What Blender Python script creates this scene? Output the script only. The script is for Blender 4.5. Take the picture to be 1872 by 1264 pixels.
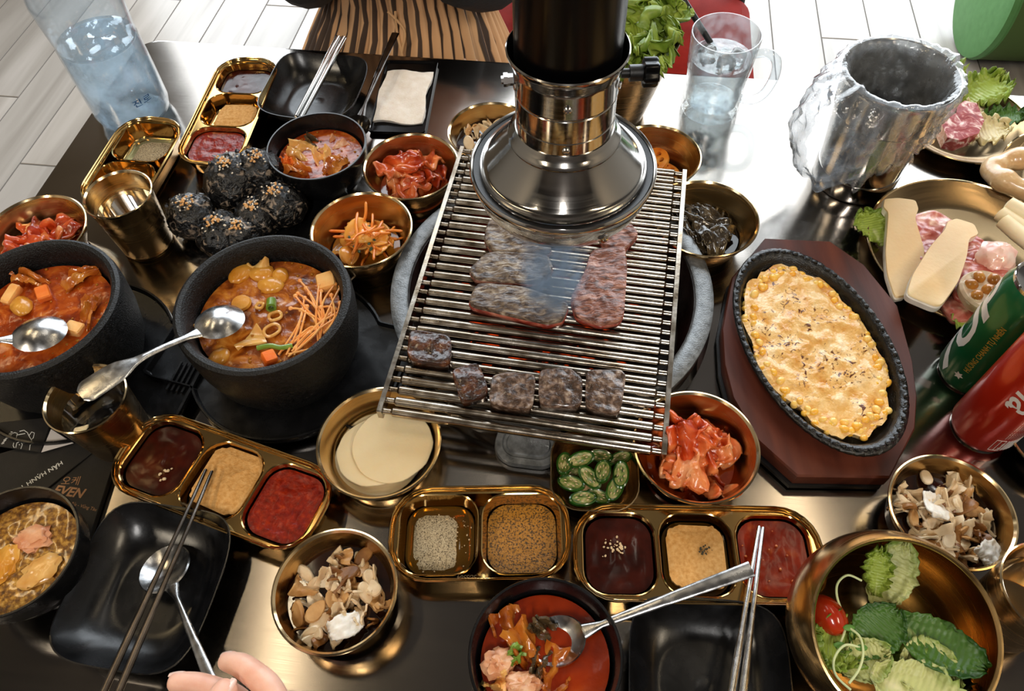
import bpy, bmesh, math, random
import numpy as np
from mathutils import Vector, Matrix, Euler, noise

for o in list(bpy.data.objects):
    bpy.data.objects.remove(o)
S = bpy.context.scene
C = S.collection
T = 0.75                      # table top height, metres
PI = math.pi

# ------------------------------------------------------------------ camera
FPX, PITCH, ROLL = 1376.93, math.radians(55.985), math.radians(-2.346)
CAM = Vector((0, 0, T + 0.65))
_f = Vector((0, math.cos(PITCH), -math.sin(PITCH)))
_r0 = Vector((1, 0, 0)); _u0 = _r0.cross(_f)
_r = _r0 * math.cos(ROLL) + _u0 * math.sin(ROLL)
_u = -_r0 * math.sin(ROLL) + _u0 * math.cos(ROLL)
cd = bpy.data.cameras.new('camera'); cam = bpy.data.objects.new('camera', cd); C.objects.link(cam)
cd.sensor_fit = 'HORIZONTAL'; cd.sensor_width = 36.0; cd.lens = FPX * 36.0 / 1872
cd.clip_start = 0.01
mw = Matrix((_r, _u, -_f)).transposed().to_4x4(); mw.translation = CAM
cam.matrix_world = mw
S.camera = cam

def at(px, py, z=0.0):
    """photo pixel -> world point on the horizontal plane z metres above the table top"""
    v = _r * (px - 936) - _u * (py - 632) + _f * FPX
    k = (T + z - CAM.z) / v.z
    return CAM + v * k
def xy(px, py, z=0.0):
    p = at(px, py, z); return (p.x, p.y)

# ------------------------------------------------------------------ world, lights, exposure
W = bpy.data.worlds.new('world'); S.world = W; W.use_nodes = True
bg = W.node_tree.nodes['Background']; bg.inputs[0].default_value = (0.80, 0.88, 1.0, 1); bg.inputs[1].default_value = 0.9
S.view_settings.view_transform = 'Standard'; S.view_settings.look = 'None'
S.view_settings.gamma = 1.0; S.view_settings.use_curve_mapping = False
S.view_settings.exposure = 0.0
S.cycles.max_bounces = 10; S.cycles.glossy_bounces = 5; S.cycles.diffuse_bounces = 3
S.cycles.transmission_bounces = 10; S.cycles.transparent_max_bounces = 16
S.cycles.volume_step_rate = 2.0
S.cycles.caustics_reflective = False; S.cycles.caustics_refractive = False
S.cycles.sample_clamp_indirect = 6.0

def area(name, loc, target, sx, sy, power, col):
    l = bpy.data.lights.new(name, 'AREA'); l.shape = 'RECTANGLE'; l.size = sx; l.size_y = sy
    l.energy = power; l.color = col
    o = bpy.data.objects.new(name, l); C.objects.link(o); o.location = loc
    d = Vector(target) - Vector(loc)
    o.rotation_euler = d.to_track_quat('-Z', 'Y').to_euler()
    return o
# daylight through the glass shop front beyond the table
area('window_daylight', (0.75, 2.78, 1.80), (0.75, 0.0, 1.80), 4.2, 3.3, 228, (0.88, 0.95, 1.0))
# ceiling lamps of the restaurant
area('ceiling_lamp_light', (-1.05, 0.85, 3.52), (-1.05, 0.85, 0), 0.08, 1.2, 5, (1.0, 0.80, 0.52))
area('ceiling_lamp_light', (0.12, 1.25, 3.52), (0.12, 1.25, 0), 0.06, 0.9, 3, (1.0, 0.90, 0.74))
area('ceiling_lamp_light', (1.30, 0.85, 3.52), (1.30, 0.85, 0), 0.08, 1.2, 5, (1.0, 0.80, 0.52))
area('ceiling_lamp_light', (-2.20, 1.60, 3.52), (-2.2, 1.6, 0), 0.12, 1.0, 9, (1.0, 0.74, 0.40))
for lx_, ly_, lp_, lc_ in ((-2.3, -1.5, 48, (1.0, .86, .66)), (-.10, -2.45, 58, (1.0, .97, .93)), (2.3, -1.5, 48, (1.0, .84, .62))):
    area('ceiling_strip_light', (lx_, ly_, 3.45), (lx_, ly_ + .4, .75), .16, 1.5, lp_, lc_)

# ------------------------------------------------------------------ object helpers
def tag(o, label=None, cat=None, group=None, kind=None):
    if label: o['label'] = label
    if cat: o['category'] = cat
    if group: o['group'] = group
    if kind: o['kind'] = kind
    return o
def thing(name, label, cat, loc=(0, 0, 0), rz=0.0, group=None):
    o = bpy.data.objects.new(name, None); C.objects.link(o)
    o.empty_display_size = 0.02
    o.location = loc; o.rotation_euler = (0, 0, rz)
    return tag(o, label, cat, group)
def mesh(name, vf, m=None, sharp=35):
    if isinstance(vf, bpy.types.Mesh): return vf
    v, f = vf
    me = bpy.data.meshes.new(name)
    me.from_pydata([tuple(map(float, p)) for p in v], [], f)
    me.polygons.foreach_set('use_smooth', [True] * len(me.polygons))
    if sharp: me.set_sharp_from_angle(angle=math.radians(sharp))
    if m: me.materials.append(m)
    me.update()
    return me
def mk(name, vf, m=None, parent=None, loc=None, rot=None, scale=None, sharp=35):
    me = mesh(name, vf, m, sharp)
    o = bpy.data.objects.new(name, me); C.objects.link(o)
    if parent: o.parent = parent
    if loc is not None: o.location = loc
    if rot is not None: o.rotation_euler = rot
    if scale is not None: o.scale = scale if hasattr(scale, '__len__') else (scale,) * 3
    return o
def dup(root, loc=None, rz=None, label=None, group=None):
    r = root.copy(); C.objects.link(r)
    if loc is not None: r.location = loc
    if rz is not None: r.rotation_euler = (0, 0, rz)
    if label: r['label'] = label
    if group: r['group'] = group
    for ch in list(root.children):
        c = ch.copy(); C.objects.link(c); c.parent = r
        for g in list(ch.children):
            d = g.copy(); C.objects.link(d); d.parent = c
    return r

# ------------------------------------------------------------------ mesh makers: each returns (verts, faces)
def join(*vfs):
    V, Fs = [], []
    for v, f in vfs:
        k = len(V); V += list(v); Fs += [tuple(i + k for i in q) for q in f]
    return V, Fs
def move(vf, loc=(0, 0, 0), rot=(0, 0, 0), sc=1.0):
    s = sc if hasattr(sc, '__len__') else (sc, sc, sc)
    m = Matrix.Translation(loc) @ Euler(rot).to_matrix().to_4x4() @ Matrix.Diagonal((*s, 1))
    return [m @ Vector(p) for p in vf[0]], vf[1]
def loft(loops, cap0=True, cap1=True, closed=True):
    n = len(loops[0]); V = [p for l in loops for p in l]; Fs = []
    for k in range(len(loops) - 1):
        for i in range(n if closed else n - 1):
            j = (i + 1) % n
            Fs.append((k * n + i, k * n + j, (k + 1) * n + j, (k + 1) * n + i))
    if cap0: Fs.append(tuple(range(n))[::-1])
    if cap1: Fs.append(tuple((len(loops) - 1) * n + i for i in range(n)))
    return V, Fs
def lathe(prof, n=56, sx=1.0, sy=1.0):
    loops = [[(max(r, 1e-5) * sx * math.cos(2 * PI * i / n), max(r, 1e-5) * sy * math.sin(2 * PI * i / n), z) for i in range(n)] for r, z in prof]
    if max(prof[0][0], prof[-1][0]) < 1e-4: return loft(loops, True, True)
    if prof[0][0] > 1e-4 and prof[-1][0] > 1e-4: return loft(loops + [loops[0]], False, False)
    return loft(loops, prof[0][0] < 1e-4, prof[-1][0] < 1e-4)
def rr(w, d, rad, n=6, z=0.0, cx=0, cy=0):
    """rounded rectangle loop, counter-clockwise"""
    rad = min(rad, w / 2 - 1e-5, d / 2 - 1e-5); out = []
    for k, (sx, sy) in enumerate(((1, 1), (-1, 1), (-1, -1), (1, -1))):
        for i in range(n + 1):
            a = PI / 2 * (k + i / n)
            out.append((cx + sx * (w / 2 - rad) + rad * math.cos(a), cy + sy * (d / 2 - rad) + rad * math.sin(a), z))
    return out
def sq(a, b, e, n=72, z=0.0):
    """superellipse loop"""
    out = []
    for i in range(n):
        t = 2 * PI * i / n; c, s = math.cos(t), math.sin(t)
        k = (abs(c) ** e + abs(s) ** e) ** (-1 / e)
        out.append((a * k * c, b * k * s, z))
    return out
def tube(pts, r, n=8, flat=None, up=(0, 0, 1)):
    """tube along pts; r scalar or list; flat = vertical squash factor (uses up)"""
    P_ = [Vector(p) for p in pts]; m = len(P_)
    R = r if hasattr(r, '__len__') else [r] * m
    loops = []; prev = None
    for i in range(m):
        t = (P_[min(i + 1, m - 1)] - P_[max(i - 1, 0)]).normalized()
        if flat is not None: ref = Vector(up)
        else: ref = prev if prev is not None else (Vector((0, 0, 1)) if abs(t.z) < 0.9 else Vector((1, 0, 0)))
        a = t.cross(ref)
        if a.length < 1e-6: a = t.cross(Vector((1, 0.3, 0.1)))
        a.normalize(); b = a.cross(t).normalized()
        if flat is None: prev = b
        k = (flat if not hasattr(flat, '__len__') else flat[i]) if flat is not None else 1.0
        loops.append([tuple(P_[i] + a * R[i] * math.cos(2 * PI * j / n) + b * R[i] * k * math.sin(2 * PI * j / n)) for j in range(n)])
    return loft(loops)
def sheet(nu, nv, f, t=0.001):
    """double-sided sheet; f(u,v) with u,v in 0..1"""
    g = np.array([[f(u / (nu - 1), v / (nv - 1)) for v in range(nv)] for u in range(nu)], float)
    du = np.gradient(g, axis=0); dv = np.gradient(g, axis=1)
    N = np.cross(du, dv); N /= (np.linalg.norm(N, axis=2, keepdims=True) + 1e-12)
    b = g - N * t
    V = [tuple(p) for p in g.reshape(-1, 3)] + [tuple(p) for p in b.reshape(-1, 3)]
    o = nu * nv; Fs = []
    for i in range(nu - 1):
        for j in range(nv - 1):
            a = i * nv + j; q = (a, a + nv, a + nv + 1, a + 1)
            Fs.append(q); Fs.append(tuple(o + k for k in q[::-1]))
    ring = [(i, 0) for i in range(nu)] + [(nu - 1, j) for j in range(1, nv)] + [(i, nv - 1) for i in range(nu - 2, -1, -1)] + [(0, j) for j in range(nv - 2, 0, -1)]
    ids = [i * nv + j for i, j in ring]
    for k in range(len(ids)):
        a, c = ids[k], ids[(k + 1) % len(ids)]
        Fs.append((c, a, o + a, o + c))
    return V, Fs
def nz(x, y, z=0.0, f=1.0, oct_=2):
    return noise.fractal(Vector((x * f, y * f, z * f)), 1.0, 2.0, oct_)
def blob(rx, ry, rz, amp=0.15, f=1.5, seed=0, nu=20, nv=12, oct_=2):
    V = [(0, 0, -rz)]; Fs = []
    for j in range(1, nv):
        ph = -PI / 2 + PI * j / nv
        for i in range(nu):
            th = 2 * PI * i / nu
            d = Vector((math.cos(ph) * math.cos(th), math.cos(ph) * math.sin(th), math.sin(ph)))
            k = 1 + amp * noise.fractal(d * f + Vector((seed * 7.3, seed * 3.1, seed)), 1.0, 2.0, oct_)
            V.append((d.x * rx * k, d.y * ry * k, d.z * rz * k))
    V.append((0, 0, rz)); n = len(V) - 1
    for i in range(nu):
        Fs.append((0, 1 + (i + 1) % nu, 1 + i))
        Fs.append((n, n - nu + i, n - nu + (i + 1) % nu))
    for j in range(nv - 2):
        for i in range(nu):
            a, b = 1 + j * nu + i, 1 + j * nu + (i + 1) % nu
            Fs.append((a, b, b + nu, a + nu))
    return V, Fs
def prism(outline, z0, z1, bev=0.001):
    cx = sum(p[0] for p in outline) / len(outline); cy = sum(p[1] for p in outline) / len(outline)
    def sh(k, z):
        out = []
        for p in outline:
            d = Vector((p[0] - cx, p[1] - cy)); l = max(d.length - k, 0.0) / max(d.length, 1e-9)
            out.append((cx + d.x * l, cy + d.y * l, z))
        return out
    return loft([sh(bev, z0), sh(0, z0 + bev), sh(0, z1 - bev), sh(bev, z1)])
def box(sx, sy, sz, bev=0.001):
    return prism([(sx / 2, sy / 2), (-sx / 2, sy / 2), (-sx / 2, -sy / 2), (sx / 2, -sy / 2)], 0, sz, bev)
def pool(outline, z, depth, amp=0.0, f=60, seed=0, rings=8, dome=0.0, edge=None):
    """filled surface inside outline, its top at z with noise, sides going down by depth"""
    cx = sum(p[0] for p in outline) / len(outline); cy = sum(p[1] for p in outline) / len(outline)
    loops = [[(p[0] * .97 + cx * .03, p[1] * .97 + cy * .03, z - depth) for p in outline]]
    for k in range(rings):
        s = 1 - k / rings
        l = []
        for p in outline:
            x, y = cx + (p[0] - cx) * s, cy + (p[1] - cy) * s
            fall = min(1.0, (1 - s) * rings / 1.5)
            l.append((x, y, z + dome * (1 - s * s) + fall * amp * nz(x, y, seed * .37, f)))
        loops.append(l)
    v, fs = loft(loops, True, False)
    n = len(outline); k0 = (len(loops) - 1) * n; v = list(v)
    v.append((cx, cy, z + dome + amp * nz(cx, cy, seed * .37, f)))
    fs += [(k0 + i, k0 + (i + 1) % n, len(v) - 1) for i in range(n)]
    return v, fs
def circ(r, n=40, cx=0, cy=0, wob=0.0, seed=0):
    return [(cx + r * (1 + wob * nz(math.cos(2 * PI * i / n), math.sin(2 * PI * i / n), seed, 2.0)) * math.cos(2 * PI * i / n),
             cy + r * (1 + wob * nz(math.cos(2 * PI * i / n), math.sin(2 * PI * i / n), seed, 2.0)) * math.sin(2 * PI * i / n)) for i in range(n)]
def smooth_poly(pts, n=4, it=2):
    p = [Vector(q[:2]) for q in pts]
    for _ in range(it):
        q = []
        for i in range(len(p)):
            a, b = p[i], p[(i + 1) % len(p)]
            q += [a * .75 + b * .25, a * .25 + b * .75]
        p = q
    return [(a.x, a.y) for a in p]
def bez(pts, n=10):
    """Catmull-Rom through 3-D points"""
    P_ = [Vector(p) for p in pts]; out = []
    for i in range(len(P_) - 1):
        p0, p1, p2, p3 = P_[max(i - 1, 0)], P_[i], P_[i + 1], P_[min(i + 2, len(P_) - 1)]
        for k in range(n):
            t = k / n
            out.append(0.5 * ((2 * p1) + (p2 - p0) * t + (2 * p0 - 5 * p1 + 4 * p2 - p3) * t * t + (3 * p1 - p0 - 3 * p2 + p3) * t ** 3))
    out.append(P_[-1]); return out
def planar_with_holes(outer, holes, z):
    """flat deck inside outer with holes cut out"""
    bm = bmesh.new(); es = []
    for lp in [outer] + holes:
        vs = [bm.verts.new((p[0], p[1], z)) for p in lp]
        es += [bm.edges.new((vs[i], vs[(i + 1) % len(vs)])) for i in range(len(vs))]
    bmesh.ops.triangle_fill(bm, use_beauty=True, use_dissolve=False, edges=es, normal=(0, 0, 1))
    bm.verts.index_update()
    V = [tuple(v.co) for v in bm.verts]; Fs = [tuple(v.index for v in f.verts) for f in bm.faces]
    bm.free(); return V, Fs

# ------------------------------------------------------------------ materials
def lin(h):
    h = h.lstrip('#'); c = [int(h[i:i + 2], 16) / 255 for i in (0, 2, 4)]
    return tuple((x / 12.92 if x <= .04045 else ((x + .055) / 1.055) ** 2.4) for x in c) + (1,)
def new_mat(name):
    m = bpy.data.materials.new(name); m.use_nodes = True
    return m, m.node_tree.nodes, m.node_tree.links, m.node_tree.nodes['Principled BSDF']
def P(name, col, rough=.5, metal=0.0, **kw):
    m, N, L, b = new_mat(name)
    b.inputs['Base Color'].default_value = lin(col) if isinstance(col, str) else (*col, 1)
    b.inputs['Roughness'].default_value = rough; b.inputs['Metallic'].default_value = metal
    for k, v in kw.items(): b.inputs[k.replace('_', ' ')].default_value = v
    return m
def coords(N, L, scale=(1, 1, 1), rnd=True, rot=(0, 0, 0)):
    tc = N.new('ShaderNodeTexCoord'); mp = N.new('ShaderNodeMapping')
    mp.inputs['Scale'].default_value = scale if hasattr(scale, '__len__') else (scale,) * 3
    mp.inputs['Rotation'].default_value = rot
    L.new(tc.outputs['Object'], mp.inputs['Vector'])
    if rnd:
        oi = N.new('ShaderNodeObjectInfo'); mu = N.new('ShaderNodeMath'); mu.operation = 'MULTIPLY'; mu.inputs[1].default_value = 37.0
        L.new(oi.outputs['Random'], mu.inputs[0]); L.new(mu.outputs[0], mp.inputs['Location'])
    return mp.outputs['Vector']
def ramp(N, L, fac, stops):
    r = N.new('ShaderNodeValToRGB'); e = r.color_ramp.elements
    while len(e) < len(stops): e.new(0.5)
    for k, (p, c) in enumerate(stops):
        e[k].position = p; e[k].color = lin(c) if isinstance(c, str) else c
    L.new(fac, r.inputs['Fac']); return r.outputs['Color']
def F(name, stops, scale=80, detail=4, rough=.4, bump=.3, bscale=None, sss=0.0, coat=0.0, stretch=(1, 1, 1), bdist=.0015, metal=0.0, distort=0.0, rvar=0.0, trans=0.0):
    """noise-coloured surface with bump"""
    m, N, L, b = new_mat(name)
    v = coords(N, L, tuple(scale * s for s in stretch))
    n = N.new('ShaderNodeTexNoise'); n.inputs['Scale'].default_value = 1.0; n.inputs['Detail'].default_value = detail
    n.inputs['Distortion'].default_value = distort
    L.new(v, n.inputs['Vector'])
    L.new(ramp(N, L, n.outputs['Fac'], stops), b.inputs['Base Color'])
    b.inputs['Roughness'].default_value = rough; b.inputs['Metallic'].default_value = metal
    if rvar:
        mr = N.new('ShaderNodeMapRange'); mr.inputs['To Min'].default_value = rough - rvar; mr.inputs['To Max'].default_value = rough + rvar
        mr.inputs['From Min'].default_value = .3; mr.inputs['From Max'].default_value = .7
        L.new(n.outputs['Fac'], mr.inputs['Value']); L.new(mr.outputs[0], b.inputs['Roughness'])
    if bump:
        bs = bscale or scale * 2
        v2 = coords(N, L, tuple(bs * s for s in stretch))
        n2 = N.new('ShaderNodeTexNoise'); n2.inputs['Scale'].default_value = 1.0; n2.inputs['Detail'].default_value = 3
        L.new(v2, n2.inputs['Vector'])
        bp = N.new('ShaderNodeBump'); bp.inputs['Strength'].default_value = bump; bp.inputs['Distance'].default_value = bdist
        L.new(n2.outputs['Fac'], bp.inputs['Height']); L.new(bp.outputs['Normal'], b.inputs['Normal'])
    if sss:
        b.inputs['Subsurface Weight'].default_value = sss; b.inputs['Subsurface Radius'].default_value = (.006, .003, .0015)
        b.inputs['Subsurface Scale'].default_value = 1.0
    if coat: b.inputs['Coat Weight'].default_value = coat; b.inputs['Coat Roughness'].default_value = .08
    if trans: b.inputs['Transmission Weight'].default_value = trans
    return m
def brushed(name, col, rough=.22, var=.06, aniso=.0, scale=(3, 3, 400), radial=False, bump=.02, tint=None):
    m, N, L, b = new_mat(name)
    b.inputs['Metallic'].default_value = 1.0
    b.inputs['Base Color'].default_value = lin(col)
    v = coords(N, L, scale)
    n = N.new('ShaderNodeTexNoise'); n.inputs['Scale'].default_value = 1.0; n.inputs['Detail'].default_value = 3
    L.new(v, n.inputs['Vector'])
    mr = N.new('ShaderNodeMapRange'); mr.inputs['From Min'].default_value = .3; mr.inputs['From Max'].default_value = .7
    mr.inputs['To Min'].default_value = rough - var; mr.inputs['To Max'].default_value = rough + var
    L.new(n.outputs['Fac'], mr.inputs['Value']); L.new(mr.outputs[0], b.inputs['Roughness'])
    if bump:
        bp = N.new('ShaderNodeBump'); bp.inputs['Strength'].default_value = bump; bp.inputs['Distance'].default_value = .001
        L.new(n.outputs['Fac'], bp.inputs['Height']); L.new(bp.outputs['Normal'], b.inputs['Normal'])
    if aniso:
        b.inputs['Anisotropic'].default_value = aniso
        if radial:
            tg = N.new('ShaderNodeTangent'); tg.direction_type = 'RADIAL'; tg.axis = 'Z'
            L.new(tg.outputs[0], b.inputs['Tangent'])
    return m

M = {}
M['gold'] = brushed('brass_coloured_steel', '#caa872', .24, .05, .4, (4, 4, 500), True)
M['gold_rim'] = P('brass_coloured_rim', '#e0c598', .14, 1.0)
M['gold_polish'] = brushed('polished_brass_steel', '#c9a468', .11, .03, .0, (4, 4, 300), False, .0)
M['bronze'] = brushed('bronze_coloured_steel', '#a98e68', .24, .06, .5, (4, 4, 400), True)
M['steel'] = brushed('brushed_steel', '#aaa6a0', .12, .03, .45, (4, 4, 500), True)
M['chrome'] = P('polished_steel', '#cfcdca', .10, 1.0)
M['spoon'] = F('worn_steel', [(.3, '#a9a9aa'), (.7, '#d6d6d6')], 120, 4, .24, .02, 500, metal=1.0, rvar=.06)
M['rod'] = F('heat_tinted_steel', [(.3, '#93826c'), (.7, '#b9b2a8')], 60, 4, .22, .05, 300, metal=1.0, rvar=.07)
M['dark_steel'] = F('sooted_steel', [(.35, '#1d1b1a'), (.7, '#4a4643')], 50, 4, .5, .3, 200, metal=.6)
M['grey_iron'] = F('grey_cast_iron', [(.3, '#5f6162'), (.7, '#8f9294')], 120, 5, .42, .25, 600, metal=.6, rvar=.1)
M['black'] = F('black_melamine', [(.3, '#0a0a0b'), (.7, '#121214')], 60, 3, .26, .03, 400, rvar=.05)
M['black_matt'] = F('black_plastic', [(.3, '#0b0b0c'), (.7, '#17171a')], 90, 3, .42, .1, 600)
M['black_gloss'] = P('black_enamel', '#040405', .26, 0, Specular_IOR_Level=.2)
M['stone'] = F('black_stoneware', [(.35, '#060606'), (.64, '#111112'), (.78, '#3a3632')], 260, 6, .46, .9, 700, bdist=.0012, rvar=.08)
M['stone'].node_tree.nodes['Principled BSDF'].inputs['Specular IOR Level'].default_value = .35
M['iron'] = F('oiled_cast_iron', [(.3, '#060606'), (.7, '#131313')], 200, 4, .22, .6, 700, bdist=.001)
M['wood'] = F('mahogany_stain', [(.3, '#3a170d'), (.55, '#552415'), (.75, '#69321f')], 40, 5, .5, .12, 200, stretch=(1, .12, 1))
M['white_print'] = P('white_print', '#e8e8e4', .5)
M['copper_print'] = P('copper_print', '#b98a62', .5)
M['water'] = P('water', '#ffffff', .02, 0, Transmission_Weight=1.0, IOR=1.33)
M['glass'] = P('clear_glass', '#f4fafb', .03, 0, Transmission_Weight=1.0, IOR=1.45)
def text_mesh(body, size=1.0, bold=0.0, shear=0.0, ext=0.0004, space=1.0):
    cu = bpy.data.curves.new('lettering', 'FONT'); cu.body = body; cu.size = size; cu.offset = bold; cu.shear = shear
    cu.extrude = ext; cu.space_character = space; cu.resolution_u = 3
    o = bpy.data.objects.new('lettering', cu); C.objects.link(o)
    bpy.context.view_layer.update()
    me = bpy.data.meshes.new_from_object(o.evaluated_get(bpy.context.evaluated_depsgraph_get()))
    bpy.data.objects.remove(o); bpy.data.curves.remove(cu)
    me.name = 'lettering'
    return me
def text_on(parent, body, p0, p1, m, bold=0.0, shear=0.0, name='lettering', ext=0.0003):
    """lettering whose baseline runs from world point p0 to p1 on a horizontal surface"""
    me = text_mesh(body, 1.0, bold, shear, 0.0)
    xs = [v.co.x for v in me.vertices]; x0, x1 = min(xs), max(xs)
    p0, p1 = Vector(p0), Vector(p1); k = (p1 - p0).length / (x1 - x0); a = math.atan2(p1.y - p0.y, p1.x - p0.x)
    for v in me.vertices: v.co = Vector(((v.co.x - x0) * k, v.co.y * k, 0.0))
    me.materials.append(m)
    o = bpy.data.objects.new(name, me); C.objects.link(o); o.parent = parent
    loc = p0 if parent is None else p0 - parent.location
    if parent is not None and parent.rotation_euler.z:
        r = parent.rotation_euler.z; loc = Matrix.Rotation(-r, 4, 'Z') @ loc; a -= r
    o.location = loc; o.rotation_euler = (0, 0, a)
    return o

# ================================================================== the room
TA = math.radians(-9.7)                                     # the table and the floor boards lie at this angle
U = Vector((math.cos(TA), math.sin(TA), 0)); V_ = Vector((-math.sin(TA), math.cos(TA), 0))
plank_mats = [F('ash_wood_tile_' + w, [(.25, a), (.5, b), (.75, c)], 9, 6, .34, .08, 60, stretch=(1.6, .14, 1), distort=.6)
              for w, a, b, c in (('warm', '#8a837b', '#a39c94', '#b4ada6'), ('pale', '#918a83', '#aba49d', '#bcb6b0'), ('grey', '#827c75', '#9a948d', '#aea8a2'))]
grout = P('floor_grout', '#5f5a54', .8)
fl = mk('floor', box(9, 9, .02), grout, loc=(0, 1.0, -.022)); tag(fl, 'pale grey wood look tile floor around the table', 'floor', kind='structure')
pw, pl = 0.147, 0.80
pm = [mesh('floor_plank', box(pw - .004, pl - .004, .008, .0012), m_) for m_ in plank_mats]
rng = random.Random(3)
for i in range(-19, 16):
    for j in range(-2, 5):
        v0 = (i + .5) * pw + .037; u0 = 0.30 + j * pl + (i % 3) * .267 + .4
        p = U * v0 + V_ * u0
        if p.y > 2.8 or p.y < -.6 or abs(p.x) > 2.4: continue
        o = mk('floor_plank', pm[rng.randrange(3)], parent=fl, loc=(p.x, p.y - 1.0, .0135), rot=(0, 0, TA))
wallm = F('painted_plaster', [(.3, '#8b857d'), (.7, '#99938b')], 30, 4, .8, .1, 200)
ceilm = F('dark_ceiling_paint', [(.3, '#3c3631'), (.7, '#48413b')], 20, 3, .8, 0)
tag(mk('ceiling', box(7, 7.2, .06), ceilm, loc=(0, 0.2, 3.60)), 'dark painted ceiling above the table', 'ceiling', kind='structure')
tag(mk('wall_left', box(.1, 7.2, 3.60), wallm, loc=(-3.4, .2, 0)), 'grey plaster wall on the left side', 'wall', kind='structure')
tag(mk('wall_right', box(.1, 7.2, 3.60), wallm, loc=(3.4, .2, 0)), 'grey plaster wall on the right side', 'wall', kind='structure')
tag(mk('wall_front', box(7, .1, 3.60), F('dark_panelling', [(.3, '#2f2824'), (.7, '#3c332d')], 20, 3, .6, 0), loc=(0, -3.3, 0)), 'dark panelled wall behind the viewer', 'wall', kind='structure')
# shop front: posts and rails around the daylight opening
wb = join(move(box(1.9, .12, 3.60), (-2.40, 2.95, 0)), move(box(.4, .12, 3.60), (3.15, 2.95, 0)), move(box(4.5, .12, .12), (.75, 2.95, 0)), move(box(4.5, .12, .1), (.75, 2.95, 3.5)))
tag(mk('wall_back', wb, wallm), 'plaster wall with the shop front opening', 'wall', kind='structure')
fr = P('window_frame_metal', '#3a3a3c', .4, .7)
wf = join(move(box(.05, .06, 3.36), (-1.42, 2.95, .13)), move(box(.05, .06, 3.36), (2.92, 2.95, .13)), move(box(.05, .06, 3.36), (.75, 2.95, .13)), move(box(4.3, .06, .05), (.75, 2.95, 3.46)))
tag(mk('window_1', wf, fr), 'shop front window frame beyond the table', 'window', kind='structure')

# ================================================================== table
def brushed_table():
    m, N, L, b = new_mat('brushed_table_steel')
    b.inputs['Metallic'].default_value = 1.0
    v = coords(N, L, (9, 1300, 9), False)
    n = N.new('ShaderNodeTexNoise'); n.inputs['Scale'].default_value = 1; n.inputs['Detail'].default_value = 3; L.new(v, n.inputs['Vector'])
    v2 = coords(N, L, (7, 7, 7), False)
    n2 = N.new('ShaderNodeTexNoise'); n2.inputs['Scale'].default_value = 1; n2.inputs['Detail'].default_value = 5; L.new(v2, n2.inputs['Vector'])
    mx = N.new('ShaderNodeMath'); mx.operation = 'ADD'; L.new(n.outputs['Fac'], mx.inputs[0]); L.new(n2.outputs['Fac'], mx.inputs[1])
    mr = N.new('ShaderNodeMapRange'); mr.inputs['From Min'].default_value = .6; mr.inputs['From Max'].default_value = 1.4
    mr.inputs['To Min'].default_value = .09; mr.inputs['To Max'].default_value = .155
    L.new(mx.outputs[0], mr.inputs['Value']); L.new(mr.outputs[0], b.inputs['Roughness'])
    L.new(ramp(N, L, n2.outputs['Fac'], [(.3, '#857f79'), (.7, '#9a948e')]), b.inputs['Base Color'])
    bp = N.new('ShaderNodeBump'); bp.inputs['Strength'].default_value = .012; bp.inputs['Distance'].default_value = .001
    L.new(n.outputs['Fac'], bp.inputs['Height']); L.new(bp.outputs['Normal'], b.inputs['Normal'])
    b.inputs['Anisotropic'].default_value = .65
    cx = N.new('ShaderNodeCombineXYZ'); cx.inputs[0].default_value = U.x; cx.inputs[1].default_value = U.y
    L.new(cx.outputs[0], b.inputs['Tangent'])
    return m
M['table'] = brushed_table()
GC = Vector((0.043, 0.489, T))                               # centre of the grill pit
TW, TD = 1.70, 1.08
far_left = Vector((-.524, 1.008, 0)); tc = far_left + U * TW / 2 - V_ * TD / 2
tb = thing('dining_table', 'brushed stainless steel restaurant table with a round grill opening', 'table', (tc.x, tc.y, 0), TA)
lg = Matrix.Rotation(-TA, 3, 'Z') @ (Vector((GC.x, GC.y, 0)) - tc)
out = rr(TW, TD, .035); hole = circ(.158, 64, lg.x, lg.y)[::-1]
top = planar_with_holes([(p[0], p[1]) for p in rr(TW - .008, TD - .008, .032)], [circ(.158, 64, lg.x, lg.y)], T)
sides = loft([rr(TW - .008, TD - .008, .032, z=T), rr(TW - .002, TD - .002, .034, z=T - .001), rr(TW, TD, .035, z=T - .004), rr(TW, TD, .035, z=T - .034), rr(TW - .01, TD - .01, .03, z=T - .036)], False, False)
bot = planar_with_holes(rr(TW - .01, TD - .01, .03), [circ(.158, 64, lg.x, lg.y)], T - .036)
mk('table_top', join(top, sides, (bot[0], [f[::-1] for f in bot[1]])), M['table'], tb)
for sx in (-1, 1):
    for sy in (-1, 1):
        lgm = mk('leg', tube([(0, 0, 0), (0, 0, T - .037)], .022, 12), M['steel'], tb, loc=(sx * (TW / 2 - .1), sy * (TD / 2 - .1), 0))

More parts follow.
